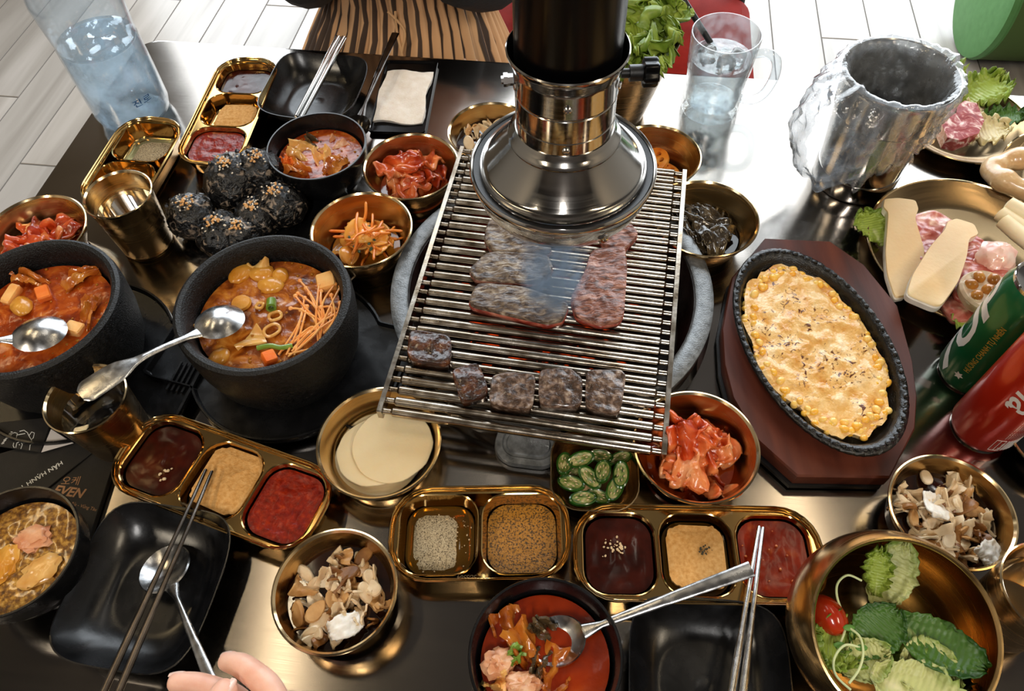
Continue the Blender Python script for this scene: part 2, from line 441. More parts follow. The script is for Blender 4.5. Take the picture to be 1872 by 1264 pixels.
# ================================================================== grill pit, grate
pit = thing('charcoal_grill_pit', 'round grey iron charcoal pit set into the table under the grate', 'grill', GC)
mk('rim', lathe([(.148, .028), (.149, .034), (.152, .036), (.163, .036), (.167, .034), (.167, .030), (.163, .028)], 96), M['grey_iron'], pit)
mk('outer_wall', lathe([(.1655, .031), (.165, .004), (.170, .002), (.170, .0005), (.16, .0005), (.16, .031)], 96), M['steel'], pit)
mk('fire_bowl', lathe([(.1475, .032), (.146, 0), (.140, -.03), (.09, -.034), (0, -.034), (0, -.036), (.1, -.036), (.150, -.032), (.1495, .032)], 72), M['dark_steel'], pit)
tabp = at(966, 812, .008) - GC
ang = math.atan2(tabp.y, tabp.x) + PI / 2
tabm = join(loft([rr(.062, .044, .02, z=0), rr(.064, .046, .021, z=.004), rr(.062, .044, .02, z=.008), rr(.050, .032, .015, z=.0085), rr(.047, .029, .013, z=.0065), rr(.042, .024, .011, z=.0065), rr(.04, .022, .010, z=.008)]))
mk('ash_tray_tab', tabm, M['grey_iron'], pit, loc=(tabp.x, tabp.y, .001), rot=(0, 0, ang))
ember, N, L, b = new_mat('glowing_charcoal')
v = coords(N, L, 60); n = N.new('ShaderNodeTexNoise'); n.inputs['Scale'].default_value = 1; L.new(v, n.inputs['Vector'])
b.inputs['Base Color'].default_value = (.02, .018, .016, 1); b.inputs['Roughness'].default_value = .9
L.new(ramp(N, L, n.outputs['Fac'], [(.52, '#000000'), (.66, '#ff4a10')]), b.inputs['Emission Color']); b.inputs['Emission Strength'].default_value = .6
for k in range(14):
    r = .10 * math.sqrt(rng.random()); a = k * 2.4
    tag(mk('charcoal_lump', blob(.022, .019, .014, .3, 1.8, k, 12, 8), ember, loc=(GC.x + r * math.cos(a), GC.y + r * math.sin(a), T - .021), rot=(0, 0, a)),
        'glowing charcoal lump in the pit below the grate', 'charcoal', 'charcoal under the grate')

GR = math.radians(-12.1); gw, gd, gz = .258, .360, .046
gp = Vector((.040, .487, T))
gt = thing('grill_grate', 'rectangular steel rod grate lying across the round charcoal pit', 'grill grate', (gp.x, gp.y, T + .036), GR)
for s in (-1, 1):
    mk('side_bar', box(.0045, gd, .014, .0012), M['rod'], gt, loc=(s * gw / 2, 0, .001))
nr = 31
rodm = mesh('rod', tube([(-gw / 2 + .0026, 0, 0), (-gw / 2 + .010, 0, 0), (-gw / 2 + .012, 0, .0002), (gw / 2 - .012, 0, .0002), (gw / 2 - .010, 0, 0), (gw / 2 - .0026, 0, 0)], [.0028, .0028, .0044, .0044, .0028, .0028], 12), M['rod'])
for k in range(nr):
    mk('rod', rodm, parent=gt, loc=(0, -gd / 2 + .004 + k * (gd - .008) / (nr - 1), .0095))
GZ = .036 + .0095 + .0043                                    # top of the rods

# ================================================================== exhaust hood
HX, HY = .0505, .4945
hd = thing('exhaust_hood', 'polished steel extractor hood hanging on a black pipe over the grate', 'exhaust hood', (HX, HY, T))
mk('skirt_ring', lathe([(.0690, .166), (.0725, .168), (.0755, .174), (.0790, .186), (.0795, .190), (.0775, .191), (.074, .184), (.070, .170)], 96), M['chrome'], hd)
mk('rim', lathe([(.0770, .1895), (.0800, .1905), (.0812, .1935), (.0808, .1970), (.0795, .1985), (.0782, .1970), (.0778, .1930)], 96), M['chrome'], hd)
mk('groove_ring', lathe([(.0777, .1955), (.0715, .1945), (.0715, .1925), (.0777, .1925)], 96), M['black_matt'], hd)  # matt black ring lying in the gap between rim and cone
mk('cone', lathe([(.0712, .1945), (.0722, .1965), (.0716, .1985), (.0700, .1990), (.0690, .2005), (.0675, .2010), (.0655, .2030), (.0475, .2265), (.0465, .2285), (.0472, .2305), (.0462, .2330), (.0440, .2345), (.0425, .2375), (.0408, .2400), (.0400, .240), (.0400, .235), (.046, .224), (.066, .199)], 96), M['steel'], hd)
mk('neck', lathe([(.0402, .2395), (.0402, .2510), (.0395, .2516), (.0395, .2524), (.0402, .2530), (.0402, .2725), (.0396, .2731), (.0396, .2739), (.0404, .2745), (.0408, .2760), (.0408, .2940), (.0425, .2990), (.0452, .3055), (.0464, .3085), (.0466, .3105), (.0456, .3115), (.0446, .3095), (.0432, .3055), (.0385, .298), (.0385, .2395)], 80), M['steel'], hd)
mk('pipe', lathe([(.0398, .300), (.0405, .302), (.0405, 2.85), (.038, 2.85), (.038, .300)], 64), M['black_gloss'], hd)
rv = mesh('rivet', lathe([(0, 0), (.0030, 0), (.0033, .0006), (.0024, .0016), (.0012, .0018), (.0010, .0012), (0, .0012)], 20), M['chrome'])
for a, z, r in ((-93, .2850, .0410), (-93, .2455, .0404), (-20, .2850, .0410), (-165, .285, .041)):
    mk('rivet', rv, parent=hd, loc=(r * math.cos(math.radians(a)), r * math.sin(math.radians(a)), z), rot=(0, PI / 2, math.radians(a)))
mk('rivet', rv, parent=hd, loc=(.0772 * math.cos(math.radians(-68)), .0772 * math.sin(math.radians(-68)), .178), rot=(0, PI / 2 - .25, math.radians(-68)), scale=1.5)
kn = mk('knob', tube([(0, 0, 0), (.006, 0, 0), (.0062, 0, 0), (.016, 0, 0), (.0162, 0, 0), (.018, 0, 0)], [.0036, .0036, .0062, .0062, .0070, .0066], 18), M['black_matt'], hd, loc=(.0412, -.004, .288))
lob = [[(x, (r + .0011 * math.cos(6 * t)) * math.cos(t), (r + .0011 * math.cos(6 * t)) * math.sin(t)) for t in [2 * PI * i / 48 for i in range(48)]] for x, r in ((0, .0085), (.0012, .0102), (.0105, .0102), (.012, .009))]
mk('knob_grip', loft(lob), M['black_gloss'], kn, loc=(.016, 0, 0))
bl = mk('bolt', tube([(0, 0, 0), (-.004, 0, 0), (-.0041, 0, 0), (-.009, 0, 0)], [.0045, .0045, .003, .003], 6), M['chrome'], hd, loc=(-.0415, -.006, .288))
mk('bolt_nut', tube([(-.004, 0, 0), (-.0072, 0, 0)], .0052, 6), M['chrome'], bl)

# ================================================================== people and seats beyond the table
red = F('red_vinyl', [(.3, '#84190f'), (.7, '#98241a')], 30, 3, .8, .1, 300)
red.node_tree.nodes['Principled BSDF'].inputs['Specular IOR Level'].default_value = .1
def chair(loc, rz, label):
    t = thing('dining_chair', label, 'chair', loc, rz)
    mk('seat', loft([rr(.40, .40, .06, z=.43), rr(.42, .42, .07, z=.445), rr(.42, .42, .07, z=.47), rr(.38, .38, .06, z=.485)]), red, t)
    mk('backrest', loft([[(p[0], .20 + .02 * (p[1] > 0) , p[1] + .72) for p in rr(.40, .34, .05)], [(p[0], .225, p[1] + .72) for p in rr(.42, .36, .06)], [(p[0], .245, p[1] + .72) for p in rr(.40, .34, .05)]]), red, t)
    for sx in (-1, 1):
        mk('back_post', tube([(sx * .19, .19, 0), (sx * .19, .19, .45), (sx * .19, .215, .56)], .014, 10), M['black_matt'], t)
        mk('leg', tube([(sx * .19, -.18, 0), (sx * .18, -.16, .44)], .014, 10), M['black_matt'], t)
    return t
chair((.295, 1.34, 0), TA, 'red padded chair standing behind the ice water mug')
chair((-.168, 1.40, 0), TA, 'red and black chair the person in stripes sits on')

skin = F('skin', [(.3, '#e6ab92'), (.6, '#f0bfa8'), (.8, '#f6d0be')], 60, 3, .45, .08, 900, sss=.25)
def skin_mesh(pts, edges, rad, root=0, levels=2):
    me = bpy.data.meshes.new('skin_base'); me.from_pydata([tuple(p) for p in pts], edges, [])
    o = bpy.data.objects.new('skin_base', me); C.objects.link(o)
    mo = o.modifiers.new('s', 'SKIN'); mo.use_smooth_shade = True
    for i, r in enumerate(rad):
        d = me.skin_vertices[0].data[i]; d.radius = r if hasattr(r, '__len__') else (r, r); d.use_root = (i == root)
    ss = o.modifiers.new('u', 'SUBSURF'); ss.levels = levels; ss.render_levels = levels
    bpy.context.view_layer.update()
    m2 = bpy.data.meshes.new_from_object(o.evaluated_get(bpy.context.evaluated_depsgraph_get()))
    bpy.data.objects.remove(o); return m2
# seated diner: pelvis at the chair, facing the table (towards -y)
px0 = -.160; py0 = 1.22
ps = thing('person', 'person in a brown striped dress and black sleeves seated beyond the table', 'person', (px0, py0, 0), math.radians(-6))
J = [(0, .02, .61), (0, .0, .70), (0, .02, .86), (0, .03, 1.0), (0, .01, 1.10), (0, -.02, 1.20), (0, -.03, 1.30),
     (-.15, .02, 1.0), (-.150, -.04, .752), (-.10, -.20, .86), (-.06, -.22, .99), (.15, .02, 1.0), (.165, -.04, .765), (.10, -.20, .86), (.06, -.22, .99),
     (-.09, .0, .585), (-.12, -.36, .565), (-.12, -.38, .10), (-.12, -.48, .05), (.09, .0, .585), (.12, -.36, .565), (.12, -.38, .10), (.12, -.48, .05)]
E_ = [(0, 1), (1, 2), (2, 3), (3, 4), (4, 5), (5, 6), (3, 7), (7, 8), (8, 9), (9, 10), (3, 11), (11, 12), (12, 13), (13, 14), (0, 15), (15, 16), (16, 17), (17, 18), (0, 19), (19, 20), (20, 21), (21, 22)]
R_ = [(.12, .10), (.10, .08), (.115, .085), (.11, .075), (.05, .05), (.075, .085), (.07, .08), .055, .042, .032, .03, .055, .042, .032, .03, .066, .055, .042, .035, .066, .055, .042, .035]
body = skin_mesh(J, E_, R_); body.materials.append(skin); body.name = 'body'
mk('body', body, parent=ps)
hairm = F('dark_hair', [(.3, '#17110e'), (.7, '#2a1f19')], 60, 4, .4, .4, 300, stretch=(4, 4, .3))
hv, hf = blob(.095, .11, .125, .06, 3, 5, 24, 16)
hv = [(x, y + (.045 if y < -.02 else .012), z) for x, y, z in hv]
mk('hair', (hv, hf), hairm, ps, loc=(0, -.015, 1.275))
for s in (-1, 1):
    mk('eye', blob(.011, .008, .008, 0, 1, 0, 12, 8), M['white_print'], ps, loc=(s * .032, -.112, 1.245))
mk('nose', blob(.012, .014, .022, .0, 1, 0, 12, 8), skin, ps, loc=(0, -.118, 1.222))
mk('mouth', blob(.024, .007, .007, .0, 1, 0, 14, 8), P('lips', '#b5604f', .4), ps, loc=(0, -.108, 1.185))
def stripes(name):
    m, N, L, b = new_mat(name)
    tc_ = N.new('ShaderNodeUVMap'); tc_.uv_map = 'UVMap'
    sp = N.new('ShaderNodeSeparateXYZ'); L.new(tc_.outputs[0], sp.inputs[0])
    fr_ = N.new('ShaderNodeMath'); fr_.operation = 'FRACT'; L.new(sp.outputs[0], fr_.inputs[0])
    c = ramp(N, L, fr_.outputs[0], [(0, '#cf9f72'), (.56, '#d9ab7e'), (.62, '#4b392b'), (.94, '#3f3027'), (1, '#cf9f72')])
    L.new(c, b.inputs['Base Color']); b.inputs['Roughness'].default_value = .85
    return m
# the dress: smocked waist band above, gathered skirt below, really pleated
nu_, nv_ = 420, 26
loops = []; nst = 46
for j in range(nv_):
    q = j / (nv_ - 1); z = 1.02 - .47 * q                       # from the chest down to the lap
    lp = []
    for i in range(nu_):
        t = 2 * PI * i / nu_
        waist = 1 - .05 * math.exp(-((z - .70) / .05) ** 2)
        fl_ = max(0, .685 - z) / .2
        a = .132 * waist + .10 * fl_; bb_ = .112 * waist + .09 * fl_
        sm = .0035 * math.sin(z * 260) if .68 < z < .86 else 0
        pl_ = (.003 + .012 * min(fl_ * 1.4, 1)) * math.sin(t * 40 + 1.3 * math.sin(t * 7)) + sm * (1 + .5 * math.sin(t * 33))
        lp.append(((a + pl_) * math.cos(t), (bb_ + pl_) * math.sin(t) + .01 - .36 * max(0, fl_ - .08) * (.5 - .5 * math.sin(t)), z))
    loops.append(lp)
dv, df = loft(loops, False, False)
dm = mesh('dress', (dv, df), stripes('brown_and_tan_stripes'), None)
uv = dm.uv_layers.new(name='UVMap')
for pf in dm.polygons:
    ii = [v % nu_ for v in pf.vertices]
    wrap = max(ii) - min(ii) > 2
    for li, vi in zip(pf.loop_indices, pf.vertices):
        k = vi % nu_; k = k + nu_ if wrap and k < 5 else k
        z = dm.vertices[vi].co.z
        uv.data[li].uv = (k / nu_ * nst + .07 * math.sin(z * 130 + k * .21), z)
mk('dress', dm, parent=ps)
blackcloth = F('black_cotton', [(.3, '#1b1c1e'), (.7, '#2a2b2e')], 200, 4, .85, .3, 700)
for s in (-1, 1):
    mk('sleeve', tube(bez([(s * .11, .025, 1.02), (s * .15, .02, .98), (s * .155, -.02, .82), (s * (.135 if s < 0 else .16), -.055, .752), (s * .12, -.13, .80), (s * .10, -.20, .86)], 6), [.055] * 7 + [.058] * 12 + [.056] * 6 + [.045] * 6, 16), blackcloth, ps)
for a in (0, 1):
    mk('dress_tie', tube(bez([(0.012 * a, -.122, .72), (.022 - .012 * a, -.125, .69), (.016, -.140, .66), (.0 + .03 * a, -.17, .60)], 6), .0022, 6), P('tan_cord', '#d6a97a', .8), ps)

# the green seat at the right
grn = F('green_upholstery', [(.3, '#3d6f33'), (.7, '#487a3e')], 40, 3, .55, .1, 500)
sc_ = at(1812, 45, -.52)
st = thing('drum_stool', 'round green drum stool lying on its side on the floor', 'stool', (1.53, 1.93, .19), math.radians(-8))
dr = lathe([(0, -.20), (.168, -.20), (.178, -.19), (.185, 0), (.185, .16)], 64)
mk('drum', move(lathe([(0, -.20), (.17, -.20), (.182, -.188), (.187, 0), (.187, .155), (0, .155)], 64), rot=(0, -PI / 2, 0)), P('dark_green_fabric', '#39501a', .7), st)
mk('seat_pad', move(lathe([(.187, .152), (.189, .160), (.184, .172), (.165, .178), (0, .180), (0, .152)], 64), rot=(0, -PI / 2, 0)), grn, st)
# ================================================================== tableware
def wz(x, y, z=0.0): return Vector((x, y, T + z))
def gold_bowl(x, y, r, label, h=.045, name='side_dish_bowl', cat='bowl', br=.62, mat='gold', group=None):
    t = thing(name, label, cat, wz(x, y), 0, group)
    k = h / .045
    mk('body', lathe([(0, .0006), (r * br, .0006), (r * br + .003, .003 * k), (r * .80, .018 * k), (r * .93, .034 * k), (r - .0008, h - .001), (r - .0016, h - .001), (r * .93 - .0012, .0345 * k), (r * .79, .019 * k), (r * br, .0045), (r * br * .8, .0036), (0, .0036)], 72), M[mat], t)
    mk('rim', lathe([(r - .0022, h - .0012), (r - .0004, h + .0006), (r + .0010, h + .0002), (r + .0012, h - .0012), (r, h - .0022), (r - .0015, h - .002)], 72), M['gold_rim' if mat == 'gold' else mat], t)
    return t
BW = {
 'mush_b': (-.1498, .1801, .0495, 'brass bowl of soaked mushrooms at the bottom, left of the two-well sauce tray'),
 'kim_m': (.1592, .2938, .0545, 'brass bowl of kimchi tucked under the lower right grate corner'),
 'carrot': (-.159, .5705, .0548, 'brass bowl of orange pickled radish and carrot between two stew bowls'),
 'kim_t': (-.1091, .6667, .0548, 'brass bowl of kimchi beside the upper left grate corner'),
 'mush_t': (-.0143, .7215, .0515, 'brass bowl of pale mushrooms partly hidden behind the extractor hood'),
 'lotus': (.1761, .6678, .0515, 'brass bowl of spicy lotus pickle right behind the upper right grate corner'),
 'greens': (.2162, .566, .0560, 'brass bowl of dark pickled leaves between grate and cheese corn board'),
 'kim_l': (-.5208, .5864, .0550, 'brass bowl of kimchi at the left edge above the stone pot'),
 'mush_r': (.3609, .2248, .0500, 'brass bowl of soaked mushrooms below the red drink can'),
}
for k, (x, y, r, lab) in BW.items(): gold_bowl(x, y, r, lab)
gold_bowl(-.125, .3165, .0562, 'shallow brass bowl of white radish slices under the lower left grate corner', .034, br=.72)

def plate(x, y, r, label, h=.015, mat='bronze'):
    t = thing('serving_plate', label, 'plate', wz(x, y))
    mk('body', lathe([(0, .0006), (r * .66, .0006), (r * .72, .002), (r * .9, h * .55), (r - .001, h - .001), (r - .001, h), (r * .9 - .001, h * .55 + .0015), (r * .72, .0035), (r * .66, .0028), (0, .0028)], 72), M[mat], t)
    mk('rim', lathe([(r - .002, h - .0008), (r - .0004, h + .001), (r + .001, h + .0006), (r + .0012, h - .0006), (r, h - .0016)], 72), M['gold_rim'], t)
    return t
plate(.505, .532, .107, 'round bronze plate of raw pork and king oyster mushrooms')
plate(.575, .742, .080, 'round bronze plate of raw steak and lettuce behind the bin')
PI_ = (.672, .628); plate(*PI_, .088, 'round bronze plate of pale tripe rings at the right edge')
plate(.365 + .138, .300, .05, 'small black dish cut off by the right edge beside the red can', .022, 'black_gloss')

# ---- sauce trays
def tray(n, x, y, deg, label, text=None):
    w, d = (.208, .084) if n == 3 else (.155, .084)
    t = thing('sauce_tray', label, 'sauce tray', wz(x, y), math.radians(deg))
    D = .0248
    ww, wd, pitch = (.0618, .0705, .0648) if n == 3 else (.0680, .0705, .0715)
    cs = [(k - (n - 1) / 2) * pitch for k in range(n)]
    shell = loft([rr(w - .03, d - .03, .02, z=.0006), rr(w - .018, d - .018, .026, z=.003), rr(w - .007, d - .007, .031, z=.020), rr(w - .003, d - .003, .033, z=.0255),
                  rr(w, d, .034, z=.0272), rr(w + .0008, d + .0008, .034, z=.0288), rr(w - .0008, d - .0008, .034, z=.0298), rr(w - .0026, d - .0026, .033, z=.0290),
                  rr(w - .0036, d - .0036, .033, z=.0276), rr(w - .0050, d - .0050, .032, z=.0280), rr(w - .0064, d - .0064, .031, z=.0274), rr(w - .0078, d - .0078, .031, z=D)], True, False)
    deck = planar_with_holes(rr(w - .0078, d - .0078, .031, z=D), [rr(ww + .002, wd + .002, .021, cx=c) for c in cs], D)
    mk('body', join(shell, deck), M['gold_polish'], t)
    for c in cs:
        mk('well', loft([rr(ww + .002, wd + .002, .021, z=D), rr(ww + .001, wd + .001, .0205, z=D + .0010), rr(ww - .0008, wd - .0008, .020, z=D + .0004), rr(ww - .006, wd - .006, .0175, z=.013), rr(ww - .009, wd - .009, .016, z=.0075), rr(ww - .018, wd - .018, .013, z=.0050)], False, True), M['gold_polish'], t, loc=(c, 0, 0))
    if text:
        lx, ly, fl = text
        me = text_mesh('SUS304', .0052, 0, .25, .0002)
        me.materials.append(M['gold_rim'])
        o = bpy.data.objects.new('embossed_lettering', me); C.objects.link(o); o.parent = t; o.location = (lx, ly, D + .0003); o.rotation_euler = (0, 0, PI if fl else 0)
    return t, cs
def wxy(t, lx, ly=0):
    r = t.rotation_euler.z
    return (t.location.x + lx * math.cos(r) - ly * math.sin(r), t.location.y + lx * math.sin(r) + ly * math.cos(r))
trC, csC = tray(3, -.2665, .2885, -22.5, 'gold three-well sauce tray at lower left, chopsticks tips resting on it', (-.008, -.037, True))
trB, csB = tray(3, -.349, .805, 83, 'gold three-well sauce tray at the top beside the black square dish')
trA, csA = tray(2, -.452, .715, 80, 'gold two-well sauce tray standing behind the upper brass cup')
tr2, cs2 = tray(2, -.0340, .229, -1.5, 'gold two-well sauce tray of seasoned oil at the bottom centre', (-.002, -.036, True))
tr3, cs3 = tray(3, .148, .203, -3.5, 'gold three-well sauce tray at lower right under a spoon handle', (.018, .0352, False))

sauce_m = {
 'soy': F('dark_bean_sauce', [(.35, '#2a0d07'), (.65, '#43150b'), (.85, '#5a2412')], 50, 4, .16, .10, 90, coat=.2),
 'chili': F('chilli_sauce', [(.30, '#650f04'), (.55, '#881d07'), (.72, '#a3300d'), (.85, '#c8702e')], 170, 5, .26, .45, 240, coat=.15, bdist=.002),
 'sweet': F('red_sauce', [(.30, '#701404'), (.6, '#8c2206'), (.8, '#ad4514')], 90, 4, .22, .2, 140, coat=.15),
 'oil': P('sesame_oil', '#a3701c', .06, 0, Transmission_Weight=.8, IOR=1.4),
 'powder': F('bean_powder', [(.3, '#c98f48'), (.55, '#dca662'), (.8, '#e6b878')], 300, 5, .9, .6, 600, bdist=.0012),
 'salt': F('pepper_salt', [(.36, '#574a38'), (.48, '#b39f7d'), (.7, '#cdbc9b')], 900, 3, .9, .7, 1200),
 'pepper': F('pepper_in_oil', [(.38, '#3f2c10'), (.5, '#a87020'), (.75, '#c48a2e')], 700, 3, .3, .5, 900),
 'crumb': P('pale_crumb', '#d8bb92', .8),
}
for q_ in ('soy', 'chili', 'sweet'):
    b_ = sauce_m[q_].node_tree.nodes['Principled BSDF']; b_.inputs['Specular IOR Level'].default_value = .22; b_.inputs['Coat Weight'].default_value = .06
def fill(t, c, kind, label, lv=.0195, name='sauce', k=1.0, amp=.0006):
    wd_ = .0705 - .0055 * (1 + (.0205 - lv) / .02); ww_ = (.0618 if len(t.children) > 3 and sum(ch.name.startswith('well') for ch in t.children) == 3 else .0680) - .0055 * (1 + (.0205 - lv) / .02)
    x, y = wxy(t, c)
    o = mk(name, pool(rr(ww_ * k, wd_ * k, .018), 0, .004, amp, 160, c * 50 + lv, 12), sauce_m[kind], loc=wz(x, y, lv), rot=(0, 0, t.rotation_euler.z))
    return tag(o, label, 'sauce')
def powder(t, c, label, w=.050, d=.056, dome=.003, lv=.018, kind='powder', off=(0, 0), seed=0, sx=1.0):
    n = 60; ol = []
    for i, p in enumerate(rr(w, d, .012, 14)):
        a = math.atan2(p[1], p[0]); k = 1 + .07 * nz(math.cos(a), math.sin(a), seed, 5.5, 4)
        ol.append((p[0] * k, p[1] * k))
    x, y = wxy(t, c + off[0], off[1])
    o = mk('seasoning_powder', pool(ol, 0, .006, .0016, 150, seed, 14, dome), sauce_m[kind], loc=wz(x, y, lv), rot=(0, 0, t.rotation_euler.z))
    return tag(o, label, 'powder')
def crumbs(t, c, n, sp, lab, off=(0, 0), z=.0212, seed=1, mat=None, size=.0011):
    rg = random.Random(seed); parts = []
    for k in range(n):
        s = size * rg.uniform(.5, 1.6)
        parts.append(move(blob(s, s * .8, s * .6, .3, 2, k, 7, 5), (rg.gauss(0, sp), rg.gauss(0, sp), 0), (0, 0, k)))
    x, y = wxy(t, c + off[0], off[1])
    return tag(mk('crumbs', join(*parts), mat or sauce_m['crumb'], loc=wz(x, y, z)), lab, 'crumbs', kind='stuff')
fill(trC, csC[0], 'soy', 'dark bean sauce in the lower left tray')
fill(trC, csC[1], 'oil', 'amber oil around the powder in the lower left tray', .0135, 'sauce_oil')
powder(trC, csC[1], 'tan bean powder touched by the black chopsticks in the lower left tray', .052, .058, .002, .0205, off=(.002, .003), seed=3)
fill(trC, csC[2], 'chili', 'chunky red chilli sauce in the lower left tray', amp=.0014)
crumbs(trC, csC[0], 12, .0035, 'pale crumbs floating on the dark sauce of the lower left tray', (.008, -.012), seed=4)
fill(trB, csB[0], 'chili', 'chunky red chilli sauce in the top tray, nearest the rice balls', amp=.0014)
powder(trB, csB[1], 'tan bean powder in the middle well of the top tray', .046, .050, .003, .017, seed=5, off=(-.003, -.005))
fill(trB, csB[2], 'soy', 'dark bean sauce in the far well of the top tray', .0165)
powder(trA, csA[1], 'thin layer of tan salt powder in the tray behind the brass cup', .046, .046, .0012, .0066, 'salt', off=(-.003, -.003), seed=7)
fill(tr2, cs2[0], 'oil', 'clear sesame oil around the salt mound in the centre tray', .0095, 'sauce_oil')
powder(tr2, cs2[0], 'mound of peppered salt in the left well of the centre tray', .038, .050, .004, .0095, 'salt', off=(-.004, -.002), seed=8)
crumbs(tr2, cs2[0], 120, .011, 'pepper and salt grains strewn in the oil of the centre tray', (.006, 0), .0100, 31, None, .0006)
fill(tr2, cs2[1], 'pepper', 'peppery yellow oil in the right well of the centre tray', .0105, 'sauce_oil')
fill(tr3, cs3[0], 'soy', 'dark bean sauce in the lower right tray')
crumbs(tr3, cs3[0], 34, .0055, 'pale crumbs floating on the dark sauce of the lower right tray', (-.004, .004), seed=9, size=.0009)
fill(tr3, cs3[1], 'oil', 'amber oil around the powder in the lower right tray', .0145, 'sauce_oil')
powder(tr3, cs3[1], 'tan bean powder with herb specks in the lower right tray', .048, .054, .002, .0205, seed=11)
crumbs(tr3, cs3[1], 26, .0028, 'dark herb specks on the powder of the lower right tray', (.006, .004), .0246, 12, P('dark_herb', '#3a3526', .8), .0008)
fill(tr3, cs3[2], 'sweet', 'smooth red chilli sauce in the lower right tray')
crumbs(tr3, cs3[2], 14, .014, 'orange chilli flecks on the smooth red sauce', (0, 0), .0212, 13, P('chilli_fleck', '#d8783a', .5), .0009)

# ---- stone pots on black stands
def stone_pot(x, y, deg, label, lab2):
    st = thing('pot_stand', lab2, 'pot stand', wz(x, y), math.radians(deg))
    n = 120; ol = []
    for i in range(n):
        a = 2 * PI * i / n; c, s = math.cos(a), math.sin(a)
        r = .099
        if abs(s) < .62: r = max(r, min(.134 / max(abs(c), 1e-3), .062 / max(abs(s), 1e-3)))
        ol.append((r * c, r * s))
    ol = smooth_poly(ol, it=1)
    cx_ = lambda k, z: [(p[0] * k, p[1] * k, z) for p in ol]
    mk('base', loft([cx_(.93, .0008), cx_(.97, .004), cx_(1.0, .014), cx_(.995, .0165), cx_(.975, .0165), cx_(.955, .011), cx_(.70, .0095)]), M['black'], st)
    for sx in (-1, 1):
        for k in range(4):
            mk('grip_rib', box(.0022, .034, .0022, .0006), M['black'], st, loc=(sx * (.107 + .0055 * k), 0, .0115))
    t = thing('stone_pot', label, 'stone pot', wz(x, y, .011))
    pr = [(0, 0), (.062, 0), (.066, .003), (.0745, .022), (.0800, .050), (.0820, .074), (.0822, .086), (.0812, .0925), (.0780, .0945), (.0742, .0935), (.0715, .0895), (.0700, .082), (.0690, .070), (.066, .040), (.056, .016), (0, .013)]
    mk('body', lathe(pr, 96), M['stone'], t)
    return t
pc = stone_pot(-.2277, .4296, -18, 'black stone pot of enoki stew left of the grate', 'black ribbed stand under the enoki stew pot')
plp = stone_pot(-.4446, .4358, -14, 'black stone pot of stew cut off by the left edge', 'black ribbed stand under the stew pot at the left edge')

def black_bowl(x, y, r, h, label):
    t = thing('soup_bowl', label, 'bowl', wz(x, y))
    mk('body', lathe([(0, .0006), (r * .58, .0006), (r * .60, .006), (r * .80, .016), (r * .95, h * .6), (r, h - .001), (r - .0006, h), (r - .0022, h), (r - .003, h - .002), (r * .95 - .003, h * .6), (r * .78, .020), (r * .55, .009), (0, .008)], 72), M['black'], t)
    return t
black_bowl(-.2177, .691, .0581, .06, 'black bowl of kimchi stew at the top under the steel chopsticks')
black_bowl(.0153, .1214, .0575, .06, 'black bowl of kimchi stew at the bottom with a spoon in it')
black_bowl(-.4156, .2187, .0558, .06, 'black bowl of brown broth cut off at the lower left edge')

def square_dish(x, y, a, b, deg, label, h=.030):
    t = thing('square_dish', label, 'dish', wz(x, y), math.radians(deg))
    lp = [sq(a * .56, b * .56, 3.0, z=.0006), sq(a * .62, b * .62, 3.2, z=.003), sq(a * .86, b * .86, 3.6, z=.014)]
    def rim(k, z):                                   # corners rise a little above the sides
        out = []
        for p in sq(a * k, b * k, 4.2):
            c = (abs(p[0] / (a * k)) * abs(p[1] / (b * k)))
            out.append((p[0], p[1], z + .006 * c * c))
        return out
    lp += [rim(.995, h - .002), rim(1.0, h), rim(.985, h), rim(.975, h - .0015), sq(a * .85, b * .85, 3.6, z=.0165), sq(a * .68, b * .68, 3.0, z=.0062)]
    for k in range(9):                               # the turned rings in the middle
        s = .60 - k * .065
        lp.append(sq(a * s, a * s, 2.3, z=.0040 + (.0009 if k % 2 == 0 else 0)))
    mk('body', loft(lp), M['black'], t, sharp=60)
    return t
sd1 = square_dish(-.245, .842, .064, .066, -11, 'empty black square dish at the top holding steel chopsticks')
sd2 = square_dish(-.312, .196, .0615, .068, -11, 'empty black square dish at lower left holding chopsticks and a spoon')
sd3 = square_dish(.140, .104, .0615, .062, -7, 'empty black square dish at the bottom edge under chopsticks, right of the stew bowl')

def cup(x, y, r, label, h=.08):
    t = thing('metal_cup', label, 'cup', wz(x, y))
    rb = r * .80
    mk('body', lathe([(0, .0006), (rb - .002, .0006), (rb, .003), (r - .0006, h - .002), (r - .0016, h - .002), (rb - .002, .005), (0, .0045)], 72), M['gold'], t)
    mk('rim', lathe([(r - .002, h - .0022), (r - .0004, h - .0002), (r + .0008, h - .0008), (r + .0008, h - .0024), (r - .0008, h - .003)], 72), M['gold_rim'], t)
    lv = h * .70; rl = rb + (r - .0016 - rb) * .68
    wv = pool(circ(rl - .0006, 48), 0, .0, .0010, 90, x * 9, 10)
    wt = lathe([(0, .0055), (rb - .003, .0055), (rl - .0008, lv), (rl * .6, lv + .0003), (0, lv)], 48)
    tag(mk('drinking_water', wt, M['water'], loc=wz(x, y)), 'clear water filling the ' + label, 'water')
    return t
cup(-.4178, .6036, .0357, 'brass cup beside the rice balls')
cup(-.3805, .3484, .0354, 'brass cup under the long spoon handle')
cup(.3915, .1480, .0357, 'brass cup at the right edge beside the salad bowl')

